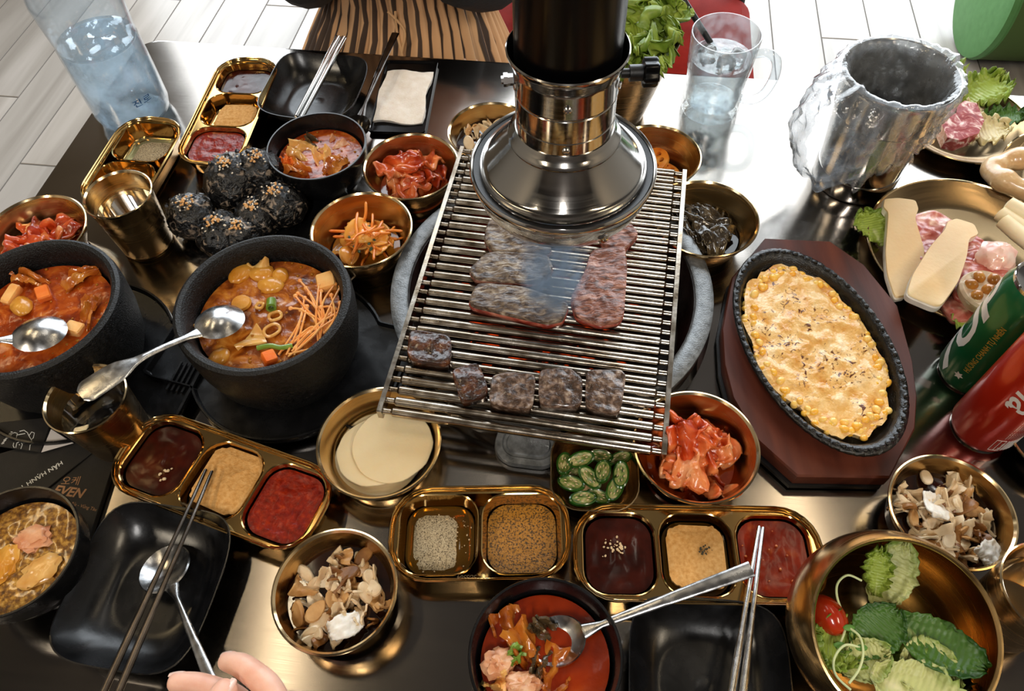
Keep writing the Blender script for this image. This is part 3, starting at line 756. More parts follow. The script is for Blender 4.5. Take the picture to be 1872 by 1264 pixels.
# small square dish for the chillies
cd_ = thing('chilli_dish', 'small rounded square brass dish of green chilli slices', 'dish', wz(.0690, .2815), math.radians(-4))
mk('body', loft([rr(.050, .050, .014, z=.0006), rr(.056, .056, .017, z=.003), rr(.074, .074, .024, z=.024), rr(.0770, .0770, .026, z=.0285), rr(.0785, .0785, .026, z=.0300), rr(.0765, .0765, .025, z=.0300), rr(.0735, .0735, .024, z=.0262), rr(.0720, .0720, .023, z=.0235), rr(.055, .055, .016, z=.0055), rr(.048, .048, .012, z=.004)]), M['bronze'], cd_)

# ---- cutlery
def frame_obj(o, p, q, up=(0, 0, 1)):
    p, q = Vector(p), Vector(q); x = (q - p).normalized(); z = Vector(up); y = z.cross(x).normalized(); z = x.cross(y)
    m = Matrix((x, y, z)).transposed().to_4x4(); m.translation = p; o.matrix_world = m
def spoon(bowl_at, end_at, label, bw=.022, bl=.025, flip=False, w0=.0028, w1=.0062, paddle=False, up=(0, 0, 1), arch=.004, mat=None):
    mat = mat or M['spoon']
    L_ = (Vector(end_at) - Vector(bowl_at)).length
    o = bpy.data.objects.new('spoon', None); C.objects.link(o); o.empty_display_size = .02
    tag(o, label, 'spoon'); frame_obj(o, bowl_at, end_at, up)
    s = -1 if flip else 1; loops = []
    for k in range(9):
        q = 1 - k / 9.0; loops.append([(bl * q * math.cos(t) - .0, bw * q * math.sin(t), s * (.0085 * (q * q) - .0085)) for t in [2 * PI * i / 36 for i in range(36)]])
    lo2 = [[(p[0] * .96, p[1] * .96, p[2] + s * .0012) for p in l] for l in loops]
    v, f = loft(loops[::-1] + lo2, True, True)
    mk('bowl', (v, f), mat, o)
    n = 44; pts = []; R_ = []; Fl = []
    for k in range(n):
        q = k / (n - 1); x = bl * .93 + (L_ - bl * .93) * q
        z = (-.0006 if s > 0 else 0.0) + arch * math.sin(PI * min(1, q * 1.0)) * (1 if not flip else .6)
        if paddle: wd = w0 + (w1 - w0) * (1 / (1 + math.exp(-(q - .60) * 22))) * (1 if q < .93 else max(.35, 1 - ((q - .93) / .07) ** 2 * .65))
        else: wd = w0 + (w1 - w0) * q ** 1.1
        if q < .12: wd = w0 + (.006 - w0) * (1 - q / .12)
        pts.append((x, 0, z)); R_.append(wd); Fl.append(min(1, .0012 / wd) if not q < .5 else min(1, .0017 / wd))
    mk('handle', tube(pts, R_, 14, Fl), mat, o)
    return o
spoon(at(402, 588, .098), at(147, 724, .119), 'steel soup spoon resting upside down across the enoki stew pot', .0205, .0225, True, .0032, .0125, True, arch=.010)
spoon(at(72, 610, .095), at(-140, 655, .108), 'steel soup spoon resting in the stew pot at the left edge', .0205, .0235, True, .0032, .0125, True, arch=.010)
spoon(at(301, 1040, .0150), at(408, 1300, .075), 'steel spoon held by the hand over the lower left black dish', .0225, .0255, False, .0022, .0050, arch=.001)
spoon(at(1020, 1172, .0435), at(1374, 1040, .080), 'steel spoon standing in the kimchi stew bowl at the bottom', .019, .022, False, .0028, .0060, arch=.002)
spoon(at(650, 232, .028), at(723, 60, .033), 'steel spoon with a dark handle leaning on the top black dish', .019, .022, False, .0022, .0054, arch=.002, mat=F('dark_reflective_steel', [(.3, '#3d3a38'), (.7, '#5a5653')], 80, 3, .16, 0, metal=1.0))
def chopstick(p, q, label, mat, r0=.0016, r1=.0032, flat=.75):
    p, q = Vector(p), Vector(q); L_ = (q - p).length
    o = bpy.data.objects.new('chopstick', mesh('chopstick', tube([(0, 0, 0), (.001, 0, 0), (L_ * .45, 0, 0), (L_ * .75, 0, 0), (L_ - .001, 0, 0), (L_, 0, 0)], [r0 * .6, r0, r0 * 1.25, r1, r1, r1 * .7], 12, flat), mat)); C.objects.link(o)
    frame_obj(o, p, q); return tag(o, label, 'chopstick')
dk = F('dark_steel_chopstick', [(.3, '#57504a'), (.7, '#7b736c')], 80, 4, .26, .05, 300, metal=1.0)
chopstick(at(377, 858, .0300), at(180, 1285, .046), 'left one of the dark chopsticks across the lower left dish', dk)
chopstick(at(388, 861, .0300), at(206, 1290, .046), 'right one of the dark chopsticks across the lower left dish', dk)
chopstick(at(1388, 962, .0305), at(1327, 1330, .046), 'left one of the steel chopsticks across the lower right tray', M['spoon'])
chopstick(at(1395, 964, .0305), at(1351, 1330, .046), 'right one of the steel chopsticks across the lower right tray', M['spoon'])
chopstick(at(541, 214, .034), at(619, 68, .041), 'left one of the steel chopsticks across the top black dish', M['chrome'], .0028, .0040, 1)
chopstick(at(551, 216, .034), at(629, 69, .041), 'right one of the steel chopsticks across the top black dish', M['chrome'], .0028, .0040, 1)

# ---- wet towel on its black wrapper, paper sleeves at the lower left
tw = thing('wet_towel_tray', 'thin black tray under the white towel at the top', 'tray', wz(-.130, .846), math.radians(-5.5))
mk('body', loft([rr(.070, .146, .004, z=.0006), rr(.074, .150, .005, z=.005), rr(.073, .149, .005, z=.0065), rr(.069, .145, .004, z=.0065), rr(.067, .143, .004, z=.004)]), M['black_gloss'], tw)
napk = F('white_towelling', [(.3, '#e9ddd0'), (.7, '#f6efe7')], 90, 4, .85, .35, 500, sss=.1)
tag(mk('wet_towel', sheet(26, 40, lambda u, v: ((u - .5) * .064 + .0015 * math.sin(v * 9), (v - .5) * .106 + .002 * math.sin(u * 7), .0105 + .0014 * math.sin(u * 6 + v * 5) + .001 * nz(u, v, 0, 5) - .003 * (abs(v - .5) * 2) ** 8), .005), napk, loc=wz(-.1305, .842), rot=(0, 0, math.radians(-6.5))),
    'folded white wet towel lying on the black tray', 'towel')
paper = F('black_card', [(.3, '#121110'), (.7, '#1d1a18')], 150, 4, .55, .1, 800)
def card(name, pts, z, th, lab, cat='paper', bev=.0006, mat=None):
    w = [at(a, b, z) for a, b in pts]; c = sum(w, Vector()) / len(w)
    o = mk(name, prism([(p.x - c.x, p.y - c.y) for p in w], 0, th, bev), mat or paper, loc=(c.x, c.y, T + z))
    return tag(o, lab, cat)
pk = card('printed_packet', [(218, 838), (168, 992), (-30, 970), (-20, 842), (120, 800)][::-1], .0008, .006, 'black printed packet under the paper sleeves at the lower left', 'packet')
s1 = card('paper_sleeve', [(140, 786), (169, 829), (90, 893), (-25, 925), (-25, 890)][::-1], .0075, .0014, 'black paper sleeve with upside down white lettering at the lower left', 'sleeve')
s2 = card('paper_sleeve', [(-40, 778), (98, 764), (76, 829), (-40, 812)][::-1], .0095, .0016, 'black paper sleeve printed with a white pig face', 'sleeve')
card('paper_napkin', [(94, 785), (135, 811), (76, 828)][::-1], .0113, .0010, 'white napkin corner poking out of the pig face sleeve', 'napkin', mat=P('white_paper', '#cfc8c4', .8))
text_on(pk, '오케', at(111, 886, .0071), at(143, 886, .0071), M['copper_print'])
text_on(pk, 'EVEN', at(95, 903, .0071), at(151, 911, .0071), M['copper_print'], .03, .2)
text_on(pk, 'à Rịa - Vũng Tàu', at(124, 922, .0071), at(175, 935, .0071), M['copper_print'])
text_on(s1, 'HÂN HẠNH T', at(112, 843, .0092), at(36, 890, .0092), M['white_print'], .015)
text_on(s2, 'Hân hạnh', at(20, 789, .0114), at(2, 812, .0114), M['white_print'], .02)
def stroke(pts, nm='printed_line'):
    o = mk(nm, tube([at(a, b, .0114) - s2.location for a, b in pts], .00035, 5), M['white_print'], s2); return o
stroke([(20, 799), (22, 803), (30, 801), (32, 793), (27, 791), (21, 794), (20, 799)])
stroke([(30, 796), (46, 793)]); stroke([(36, 789), (44, 787), (50, 791), (53, 797)]); stroke([(53, 797), (58, 790), (63, 792), (61, 801), (57, 804), (53, 797)])
stroke([(58, 804), (55, 815), (54, 823)]); stroke([(29, 819), (31, 810), (38, 808), (41, 813), (38, 821)]); stroke([(35, 813), (36, 814)]); stroke([(46, 807), (47, 808)]); stroke([(25, 810), (24, 815), (26, 819)]); stroke([(31, 806), (42, 806)])

# ---- sizzling board with the iron dish
BP = [(.283, .552), (.352, .544), (.379, .509), (.397, .453), (.390, .385), (.381, .345), (.368, .312), (.330, .265), (.249, .270), (.222, .306), (.208, .352), (.207, .39), (.213, .433), (.236, .499)]
bc = (.293, .408)
bo = [(x - bc[0], y - bc[1]) for x, y in BP][::-1]
bd = thing('serving_board', 'dark red wooden board with cut ends under the cheese corn dish', 'board', wz(*bc))
mk('board', loft([[(p[0] * k, p[1] * k, z) for p in bo] for k, z in ((.985, .006), (1, .008), (1, .022), (.988, .0238))]), M['wood'], bd)
mk('base_and_shadow', loft([[(p[0] * k - .003, p[1] * k - .002, z) for p in bo] for k, z in ((.97, .0008), (1.0, .0025), (1.0, .007))]), M['black_matt'], bd)  # board's black bottom, offset so its black also paints the side shadow
DA, DB, DR = .0705, .1215, math.radians(10)
dish = thing('iron_dish', 'oval black cast iron dish filled with cheese corn on the wooden board', 'dish', wz(.2925, .397, .0239), DR)
rv_, rf_ = lathe([(0, .0005), (.82, .0005), (.86, .003), (.95, .016), (1.0, .0195), (1.0, .0215), (.985, .0228), (.955, .0232), (.93, .0226), (.905, .0205), (.885, .0160), (.84, .007), (.78, .0055), (0, .0055)], 160)
vv = []
for p in rv_:
    a = math.atan2(p[1], p[0]); rad = math.hypot(p[0], p[1])
    bump = .0010 * math.sin(a * 46) * (1 if .92 < rad < .99 and p[2] > .021 else 0) + (.0006 * math.sin(a * 92 + 1) if rad > .985 else 0)
    vv.append((p[0] * DA, p[1] * DB, p[2] + bump))
mk('body', (vv, rf_), M['iron'], dish, sharp=60)
bead = []
for k in range(74):
    a = 2 * PI * k / 74
    bead.append(move(blob(.0023, .0030, .0013, .0, 1, k, 8, 6), (DA * .955 * math.cos(a), DB * .955 * math.sin(a), .0232), (0, 0, a)))
mk('rim_beads', join(*bead), M['iron'], dish)['kind'] = 'stuff'

# ---- drink cans
def can(x, y, deg, base, label, r=.029, h=.146):
    t = thing('drink_can', label, 'can', wz(x, y), math.radians(deg))
    mk('body', lathe([(r * .80, .0015), (r * .86, .0004), (r * .92, .003), (r, .010), (r, h - .014), (r * .86, h - .004)], 72), base, t)
    mk('lid', lathe([(r * .80, h - .004), (r * .82, h - .001), (r * .86, h), (r * .885, h - .001), (r * .87, h - .005), (r * .80, h - .0055), (0, h - .0055)], 72), M['chrome'], t)
    mk('base_rim', lathe([(r * .78, .003), (r * .80, .0004), (r * .86, .0002), (r * .90, .002), (r * .9, .0035), (0, .004)], 72), M['chrome'], t)
    mk('ring_pull', join(move(tube([(.009 * math.cos(a) * 1.2, .007 * math.sin(a), 0) for a in [2 * PI * i / 20 for i in range(21)]], .0014, 6), (0.004, 0, h - .0035))), M['chrome'], t)
    return t
def wrap_text(t, body, r, ang, z0, height, m, up_axis='left', bold=0.0, shear=0.0, name='lettering', length=None, space=1.0):
    """lettering printed round the can wall, reading along its axis; 'left': reads upward, 'right': reads downward"""
    me = text_mesh(body, 1.0, bold, shear, 0.0, space)
    bm = bmesh.new(); bm.from_mesh(me); bmesh.ops.subdivide_edges(bm, edges=[e for e in bm.edges if e.calc_length() > .25], cuts=3, use_grid_fill=False); bmesh.ops.triangulate(bm, faces=bm.faces); bm.to_mesh(me); bm.free()
    xs = [v.co.x for v in me.vertices]; k = (length / (max(xs) - min(xs))) if length else height
    for v in me.vertices:
        x, y = (v.co.x - min(xs)) * k, v.co.y * (height if length else k)
        a = ang - y / r if up_axis == 'left' else ang + y / r
        z = z0 + x if up_axis == 'left' else z0 - x
        v.co = ((r + .00025) * math.cos(a), (r + .00025) * math.sin(a), z)
    me.materials.append(m); o = bpy.data.objects.new(name, me); C.objects.link(o); o.parent = t; return o
def paint(name, col, **kw): return P(name, col, .30, .35, Coat_Weight=.5, Coat_Roughness=.1, **kw)
cr = (.4425, .3215); cg = (.4520, .3830)
canR = can(*cr, 0, paint('red_can_paint', '#b02008'), 'red slim soft drink can with white script lettering')
canG = can(*cg, 0, paint('green_can_paint', '#0f5f34'), 'green slim soft drink can standing behind the red can')
fa = lambda c: math.atan2(-c[1], -c[0])                     # the side that faces the viewer
wp = P('can_white', '#e6e0da', .35, .2); gp_ = P('can_gold_print', '#c9a33a', .4, .3)
wrap_text(canR, 'Cola', .029, fa(cr) + .0, .146, .040, wp, 'right', .012, .35, length=.070)
wrap_text(canR, '320 ml', .029, fa(cr) + .95, .0105, .005, wp, 'left', length=.014)
for k in range(9):
    wrap_text(canR, 'nước ngọt có ga', .029, fa(cr) + .80 + k * .075, .034, .0016, wp, 'left', name='small_print', length=.040)
for a0, a1, za, zb in ((.62, .62, .012, .030), (.90, .90, .012, .030), (.62, .90, .012, .012), (.62, .90, .030, .030), (.76, .76, .012, .030)):
    pts = [(.0292 * math.cos(fa(cr) + a0 + (a1 - a0) * q / 6), .0292 * math.sin(fa(cr) + a0 + (a1 - a0) * q / 6), za + (zb - za) * q / 6) for q in range(7)]
    mk('printed_line', tube(pts, .0002, 5), wp, canR)
for k in range(16):
    a = fa(cr) + 1.0 + k * .035
    mk('barcode_bar', tube([(.0291 * math.cos(a), .0291 * math.sin(a), .012), (.0291 * math.cos(a), .0291 * math.sin(a), .029)], .0002 + .0002 * (k % 3 == 0), 4), wp, canR)
wrap_text(canG, '7UP', .029, fa(cg) - .62, .012, .040, wp, 'left', .03, .15, length=.118)
wrap_text(canG, 'HƯƠNG CHANH TỰ NHIÊN', .029, fa(cg) + .06, .034, .0075, gp_, 'left', .01, length=.070)
stv = []
for i in range(12):
    rr_ = .0048 if i % 2 == 0 else .0026; a = 2 * PI * i / 12
    an = fa(cg) - .12 + rr_ * math.cos(a) / .029; stv.append((.0293 * math.cos(an), .0293 * math.sin(an), .0240 + rr_ * math.sin(a)))
ctr = fa(cg) - .12
mk('printed_star', ([(.0294 * math.cos(ctr), .0294 * math.sin(ctr), .024)] + stv, [(0, 1 + i, 1 + (i + 1) % 12) for i in range(12)]), wp, canG)
# ================================================================== glass, bottle, bin
def film(name='clear_bag_film', tint=(.97, .985, 1, 1), white=.26, gloss=.9, base=.05, bump=.5, sc=45, rough=.12, var=0.0, col=(.9, .95, 1, 1)):
    m, N, L, b = new_mat(name)
    out = N['Material Output']
    tr = N.new('ShaderNodeBsdfTransparent'); gl = N.new('ShaderNodeBsdfGlossy'); df_ = N.new('ShaderNodeBsdfDiffuse'); tl = N.new('ShaderNodeBsdfTranslucent')
    gl.inputs['Roughness'].default_value = rough; tr.inputs[0].default_value = tint; df_.inputs[0].default_value = col; tl.inputs[0].default_value = col
    fz = N.new('ShaderNodeLayerWeight'); fz.inputs['Blend'].default_value = .5
    v = coords(N, L, sc, False); n = N.new('ShaderNodeTexNoise'); n.inputs['Scale'].default_value = 1; n.inputs['Detail'].default_value = 4; L.new(v, n.inputs['Vector'])
    bp = N.new('ShaderNodeBump'); bp.inputs['Strength'].default_value = bump; bp.inputs['Distance'].default_value = .003; L.new(n.outputs['Fac'], bp.inputs['Height'])
    for s in (gl, fz): L.new(bp.outputs['Normal'], s.inputs['Normal'])
    mu = N.new('ShaderNodeMath'); mu.operation = 'MULTIPLY_ADD'; mu.inputs[1].default_value = gloss; mu.inputs[2].default_value = base; mu.use_clamp = True
    pw_ = N.new('ShaderNodeMath'); pw_.operation = 'POWER'; pw_.inputs[1].default_value = 3.0; L.new(fz.outputs['Facing'], pw_.inputs[0]); L.new(pw_.outputs[0], mu.inputs[0])
    m1 = N.new('ShaderNodeMixShader'); L.new(mu.outputs[0], m1.inputs[0]); L.new(tr.outputs[0], m1.inputs[1]); L.new(gl.outputs[0], m1.inputs[2])
    a1 = N.new('ShaderNodeMixShader'); a1.inputs[0].default_value = .72; L.new(df_.outputs[0], a1.inputs[1]); L.new(tl.outputs[0], a1.inputs[2])
    m2 = N.new('ShaderNodeMixShader'); m2.inputs[0].default_value = white
    if var:
        vr = N.new('ShaderNodeMapRange'); vr.inputs['From Min'].default_value = .38; vr.inputs['From Max'].default_value = .66; vr.inputs['To Min'].default_value = max(0, white - var); vr.inputs['To Max'].default_value = white + var; L.new(n.outputs['Fac'], vr.inputs['Value']); L.new(vr.outputs[0], m2.inputs[0])
    L.new(m1.outputs[0], m2.inputs[1]); L.new(a1.outputs[0], m2.inputs[2])
    L.new(m2.outputs[0], out.inputs['Surface']); return m
def glass_mug(x, y):
    t = thing('glass_mug', 'frosty glass mug of ice water with a black straw', 'mug', wz(x, y), 0)
    pr = [(0, .0004), (.0335, .0004), (.0365, .003), (.0375, .008), (.0370, .020), (.0365, .040), (.0378, .055), (.0395, .066), (.0400, .080), (.0410, .096), (.0418, .1085), (.0412, .1105), (.0400, .1105), (.0394, .108), (.0376, .080), (.0368, .066), (.0345, .050), (.0335, .030), (.0325, .016), (0, .013)]
    frost = F('frosted_glass', [(.4, '#eef6f8'), (.6, '#ffffff')], 60, 4, .07, .25, 130, trans=1.0, bdist=.0015)
    frost.node_tree.nodes['Principled BSDF'].inputs['IOR'].default_value = 1.45
    mk('body', lathe(pr, 72), film('frosted_glass', (.96, .98, .98, 1), .09, 1.0, .12, .7, 60, .05, .07), t)
    hp = bez([(.037, 0, .088), (.050, 0, .092), (.064, 0, .084), (.068, 0, .062), (.062, 0, .036), (.050, 0, .024), (.036, 0, .024)], 7)
    mk('handle', move(tube(hp, .0058, 14), rot=(0, 0, math.radians(-18))), film('glass_handle', (.93, .96, .97, 1), .10, 1.0, .10, .1, 60, .04), t)
    mk('water', lathe([(0, .0132), (.0322, .0165), (.0332, .030), (.0342, .050), (.0364, .066), (.0372, .078), (.02, .0785), (0, .0785)], 56), film('ice_water', (.95, .98, 1, 1), .10, 1.0, .12, .8, 50, .04, .10, (.97, .99, 1, 1)), t)
    rg = random.Random(5)
    ice = F('ice', [(.4, '#f2f8fb'), (.6, '#ffffff')], 60, 3, .12, .3, 90, trans=.85)
    for k in range(7):
        a = k * 2.4; r = .019 if k else 0
        o = mk('ice_cube', loft([rr(.016, .016, .004, z=-.008), rr(.019, .019, .005, z=-.005), rr(.019, .019, .005, z=.005), rr(.016, .016, .004, z=.008)]), ice, loc=wz(x + r * math.cos(a), y + r * math.sin(a), .066 + .008 * (k % 3)), rot=(rg.random() * 2, rg.random() * 2, a))
        tag(o, 'ice cube floating in the glass mug', 'ice', 'ice cubes in the glass mug')
glass_mug(.2705, .8000)
tag(mk('drinking_straw', tube([at(1305, 88, .070), at(1246, -6, .125), at(1216, -60, .155)], .0038, 14), M['black_matt']), 'black drinking straw leaning in the ice water mug', 'straw')

# water bottle
bx, by = -.4900, .8390
bt = thing('water_bottle', 'large clear plastic bottle of cold water at the top left corner', 'bottle', wz(bx, by), 0)
bt.scale = (1.07, 1.07, 1.0)
pet = P('clear_plastic', '#eef6fa', .06, 0, Transmission_Weight=1.0, IOR=1.12)
outer = [(0, .006), (.020, .003), (.036, .0006), (.0425, .006), (.0450, .016), (.0455, .060), (.0452, .112), (.0440, .118), (.0452, .124), (.0470, .150), (.0478, .168), (.0470, .175), (.0455, .180), (.040, .205), (.026, .232), (.0145, .246), (.0135, .270)]
inner = [(r - .0012 if r > .002 else 0, z + (.0012 if z < .02 else 0)) for r, z in outer][::-1]
mk('body', lathe(outer + inner, 72), film('clear_plastic', (.95, .975, .99, 1), .05, .75, .05, .15, 25, .06), bt)
mk('cap', lathe([(0, .2840), (.0140, .2840), (.0152, .2825), (.0152, .2660), (.0140, .2655), (.0140, .281), (0, .281)], 40), P('blue_cap', '#3f6fb5', .4), bt)
iced = F('icy_water', [(.38, '#b5d6ec'), (.55, '#e4f1f9'), (.7, '#ffffff')], 24, 5, .25, .35, 60, trans=.12, bdist=.003)
iced.node_tree.nodes['Principled BSDF'].inputs['IOR'].default_value = 1.33
wsurf = pool(circ(.0434, 48), .112, .004, .0030, 55, 3, 14)
mk('water', join(lathe([(0, .0085), (.020, .006), (.0355, .0035), (.0405, .008), (.0432, .018), (.0436, .060), (.0434, .1085)], 56)), film('icy_water', (.86, .94, 1, 1), .42, .5, .05, .5, 30, .1, .30, (.88, .95, 1, 1)), bt)
mk('water_surface', wsurf, film('rippled_water', (.85, .94, 1, 1), .15, .9, .18, .3, 60, .04, .1), bt)
frostm = F('frost_crystals', [(.45, '#dbeaf2'), (.6, '#ffffff')], 90, 4, .8, .3, 200)
bl_ = thing
ko = text_mesh('진로', 1.0, .01, 0, 0.0, 1.2)
bm = bmesh.new(); bm.from_mesh(ko); bmesh.ops.subdivide_edges(bm, edges=[e for e in bm.edges if e.calc_length() > .25], cuts=3); bmesh.ops.triangulate(bm, faces=bm.faces); bm.to_mesh(ko); bm.free()
fb = math.atan2(-by, -bx)
for v in ko.vertices:
    a = fb + .02 + v.co.x * .0125 / .0456; v.co = (.0459 * math.cos(a), .0459 * math.sin(a), .040 + v.co.y * .0105)
ko.materials.append(P('blue_print', '#2f5c92', .5))
kt = bpy.data.objects.new('lettering', ko); C.objects.link(kt); kt.parent = bt

# tin bin with a plastic bag
qx, qy = .4200, .6640
bk = thing('table_bin', 'tapered steel table bin lined with a clear plastic bag', 'bin', wz(qx, qy))
mk('body', lathe([(0, .001), (.0440, .001), (.0455, .004), (.0465, .026), (.0470, .040), (.0530, .098), (.0535, .1005), (.0545, .1015), (.0548, .104), (.0562, .118), (.0580, .138), (.0594, .1435), (.0606, .1455), (.0602, .1470), (.0588, .1462), (.0566, .138), (.0455, .041), (.044, .006), (0, .005)], 80), M['steel'], bk)
mk('base_band', lathe([(.0450, .0005), (.0472, .0008), (.0476, .004), (.0479, .022), (.0474, .0245), (.0450, .0248)], 80), M['steel'], bk)
def bag():
    nu, rows = 180, []
    def ring(fr_, fz_): rows.append([(fr_(t) * math.cos(t), fr_(t) * math.sin(t), fz_(t)) for t in [2 * PI * i / nu for i in range(nu)]])
    def left(t): return math.exp(-((((t - math.radians(200)) + PI) % (2 * PI) - PI) / .75) ** 2)     # the side where the bag sags outwards
    w = lambda t, f, s=0: nz(math.cos(t) * 1.0, math.sin(t) * 1.0, s, f, 3)
    for k in range(10):                                      # inside, hanging slack
        q = k / 9; z0 = .052 + .090 * q
        ring(lambda t: (.040 + .0125 * q) * (1 - .22 * abs(w(t, 3.2, q * 1.5)) * (1 - .6 * q)), lambda t: z0 + .006 * w(t, 2.0, 4) * (1 - q))
    ring(lambda t: .0585 + .002 * w(t, 6, 1), lambda t: .1500 + .004 * max(0, w(t, 3, 2)))
    ring(lambda t: .0625 + .003 * w(t, 6, 1), lambda t: .1490 + .006 * max(0, w(t, 3, 2)))
    for k in range(1, 15):                                   # folded down outside
        q = k / 14
        ring(lambda t: .0640 - .011 * q + .004 * w(t, 5 + 1.5 * q, 2 + q) * (1 + q) + left(t) * (.052 * math.sin(PI * min(1, q * .78 + .06)) ) + .006 * math.sin(t * 23 + q * 3) * .35,
             lambda t: .1485 - (.060 + .045 * left(t) + .022 * w(t, 2.2, 9) + .030 * math.exp(-((((t - math.radians(265)) + PI) % (2 * PI) - PI) / .8) ** 2)) * q)
    v, f = loft(rows, False, False); return v, f
tag(mk('plastic_bag', bag(), film(white=.20, var=.10, gloss=1.0, base=.08, bump=.8, sc=70, rough=.08), loc=wz(qx, qy, .001), sharp=0), 'clear crinkled plastic bag folded over the rim of the steel bin', 'bag')

# ================================================================== greens
def leaf_mat(name, dark, mid, pale, rough=.42):
    m, N, L, b = new_mat(name)
    v = coords(N, L, 70); n = N.new('ShaderNodeTexNoise'); n.inputs['Scale'].default_value = 1; n.inputs['Detail'].default_value = 4; L.new(v, n.inputs['Vector'])
    at_ = N.new('ShaderNodeUVMap'); at_.uv_map = 'UVMap'; sp = N.new('ShaderNodeSeparateXYZ'); L.new(at_.outputs[0], sp.inputs[0])
    ab = N.new('ShaderNodeMath'); ab.operation = 'SUBTRACT'; ab.inputs[1].default_value = .5; L.new(sp.outputs[1], ab.inputs[0])
    a2 = N.new('ShaderNodeMath'); a2.operation = 'ABSOLUTE'; L.new(ab.outputs[0], a2.inputs[0])
    ad = N.new('ShaderNodeMath'); ad.operation = 'MULTIPLY_ADD'; ad.inputs[1].default_value = 1.1; L.new(a2.outputs[0], ad.inputs[0]); 
    nn = N.new('ShaderNodeMath'); nn.operation = 'MULTIPLY_ADD'; nn.inputs[1].default_value = .7; nn.inputs[2].default_value = -.28; L.new(n.outputs['Fac'], nn.inputs[0]); L.new(nn.outputs[0], ad.inputs[2])
    s2_ = N.new('ShaderNodeMath'); s2_.operation = 'MULTIPLY_ADD'; s2_.inputs[1].default_value = .45; L.new(sp.outputs[0], s2_.inputs[0]); L.new(ad.outputs[0], s2_.inputs[2])
    L.new(ramp(N, L, s2_.outputs[0], [(.08, pale), (.30, mid), (.75, mid), (1.0, dark)]), b.inputs['Base Color'])
    w = N.new('ShaderNodeTexWave'); w.inputs['Scale'].default_value = 5; w.inputs['Distortion'].default_value = 3; L.new(at_.outputs[0], w.inputs['Vector'])
    bp = N.new('ShaderNodeBump'); bp.inputs['Strength'].default_value = .35; bp.inputs['Distance'].default_value = .0015; L.new(w.outputs['Fac'], bp.inputs['Height']); L.new(bp.outputs['Normal'], b.inputs['Normal'])
    b.inputs['Roughness'].default_value = rough; b.inputs['Subsurface Weight'].default_value = .15; b.inputs['Subsurface Radius'].default_value = (.003, .004, .001)
    return m
def leaf(L_, W_, ruffle, curl, seed, t=.0006, nu=26, nv=30, freq=9, shape=.55):
    def f(u, v):
        y = (v - .5) * 2
        wd = W_ / 2 * (.22 + .78 * math.sin(PI / 2 * min(1, u * 1.7))) * math.sqrt(max(.03, 1 - (max(0, u - .5) / .5) ** 2 * .97))
        e = abs(y) ** 2; tip = max(0, (u - .7) / .3) ** 2; k = max(e, tip)
        r = ruffle * k * (math.sin(freq * 6.28 * u + seed + 2 * y + 2.5 * nz(u, y, seed, 3)) * .6 + 1.1 * nz(u * 3, y * 2, seed, 2.5, 3))
        jag = 1 + .12 * nz(u * 3, seed, y * .5, 6, 3) * e
        return (L_ * u + ruffle * .4 * tip * math.sin(y * 14 + seed), y * wd * jag, curl * (u - .35) ** 2 * 4 * L_ * .25 + .25 * W_ * y * y * .5 + r)
    return sheet(nu, nv, f, t), nu, nv
def mk_leaf(name, spec, mat, loc, rot, label, cat='leaf', group=None, sc=1):
    (vf, nu, nv) = leaf(*spec)
    me = mesh(name, vf, mat, 0); uv = me.uv_layers.new(name='UVMap'); o_ = nu * nv
    for lp in me.loops:
        i = lp.vertex_index % o_; uv.data[lp.index].uv = ((i // nv) / (nu - 1), (i % nv) / (nv - 1))
    o = bpy.data.objects.new(name, me); C.objects.link(o); o.location = loc; o.rotation_euler = rot; o.scale = (sc,) * 3
    return tag(o, label, cat, group)
LM = {'let': leaf_mat('frilly_lettuce', '#6a8628', '#97ab45', '#d8dba2'), 'rom': leaf_mat('romaine', '#2a5218', '#476f28', '#b5c47c'), 'ice': leaf_mat('pale_lettuce', '#8ea450', '#c2c684', '#e6dfb4'), 'red': leaf_mat('red_leaf', '#3a1a1e', '#5c2a2b', '#8a6a4a'), 'cab': leaf_mat('napa', '#cdbb86', '#ddcf9f', '#efe7c8')}

# tall bucket of lettuce behind the hood
lx, ly = at(1120, 205, 0).x, at(1120, 205, 0).y
lb = thing('lettuce_bucket', 'bronze tapered bucket of frilly lettuce standing behind the hood', 'bucket', wz(lx, ly))
mk('body', lathe([(0, .001), (.036, .001), (.040, .004), (.069, .112), (.071, .114), (.0705, .116), (.068, .114), (.038, .006), (0, .005)], 72), M['bronze'], lb)
rg = random.Random(11)
for k in range(13):
    a = k * 2.399; r = .012 + .034 * math.sqrt(k / 13)
    mk_leaf('lettuce_leaf', (.080, .084, .016, -.30, k * 1.7, .0006, 38, 48, 5), LM['red'] if k in (4, 9) else LM['let'], wz(lx + r * .6 * math.cos(a), ly + r * .6 * math.sin(a), .070), (0, -math.radians(76 - 34 * math.sqrt(k / 15)), a),
            'frilly lettuce leaf standing in the bronze bucket behind the hood', 'lettuce', 'lettuce leaves in the bucket')

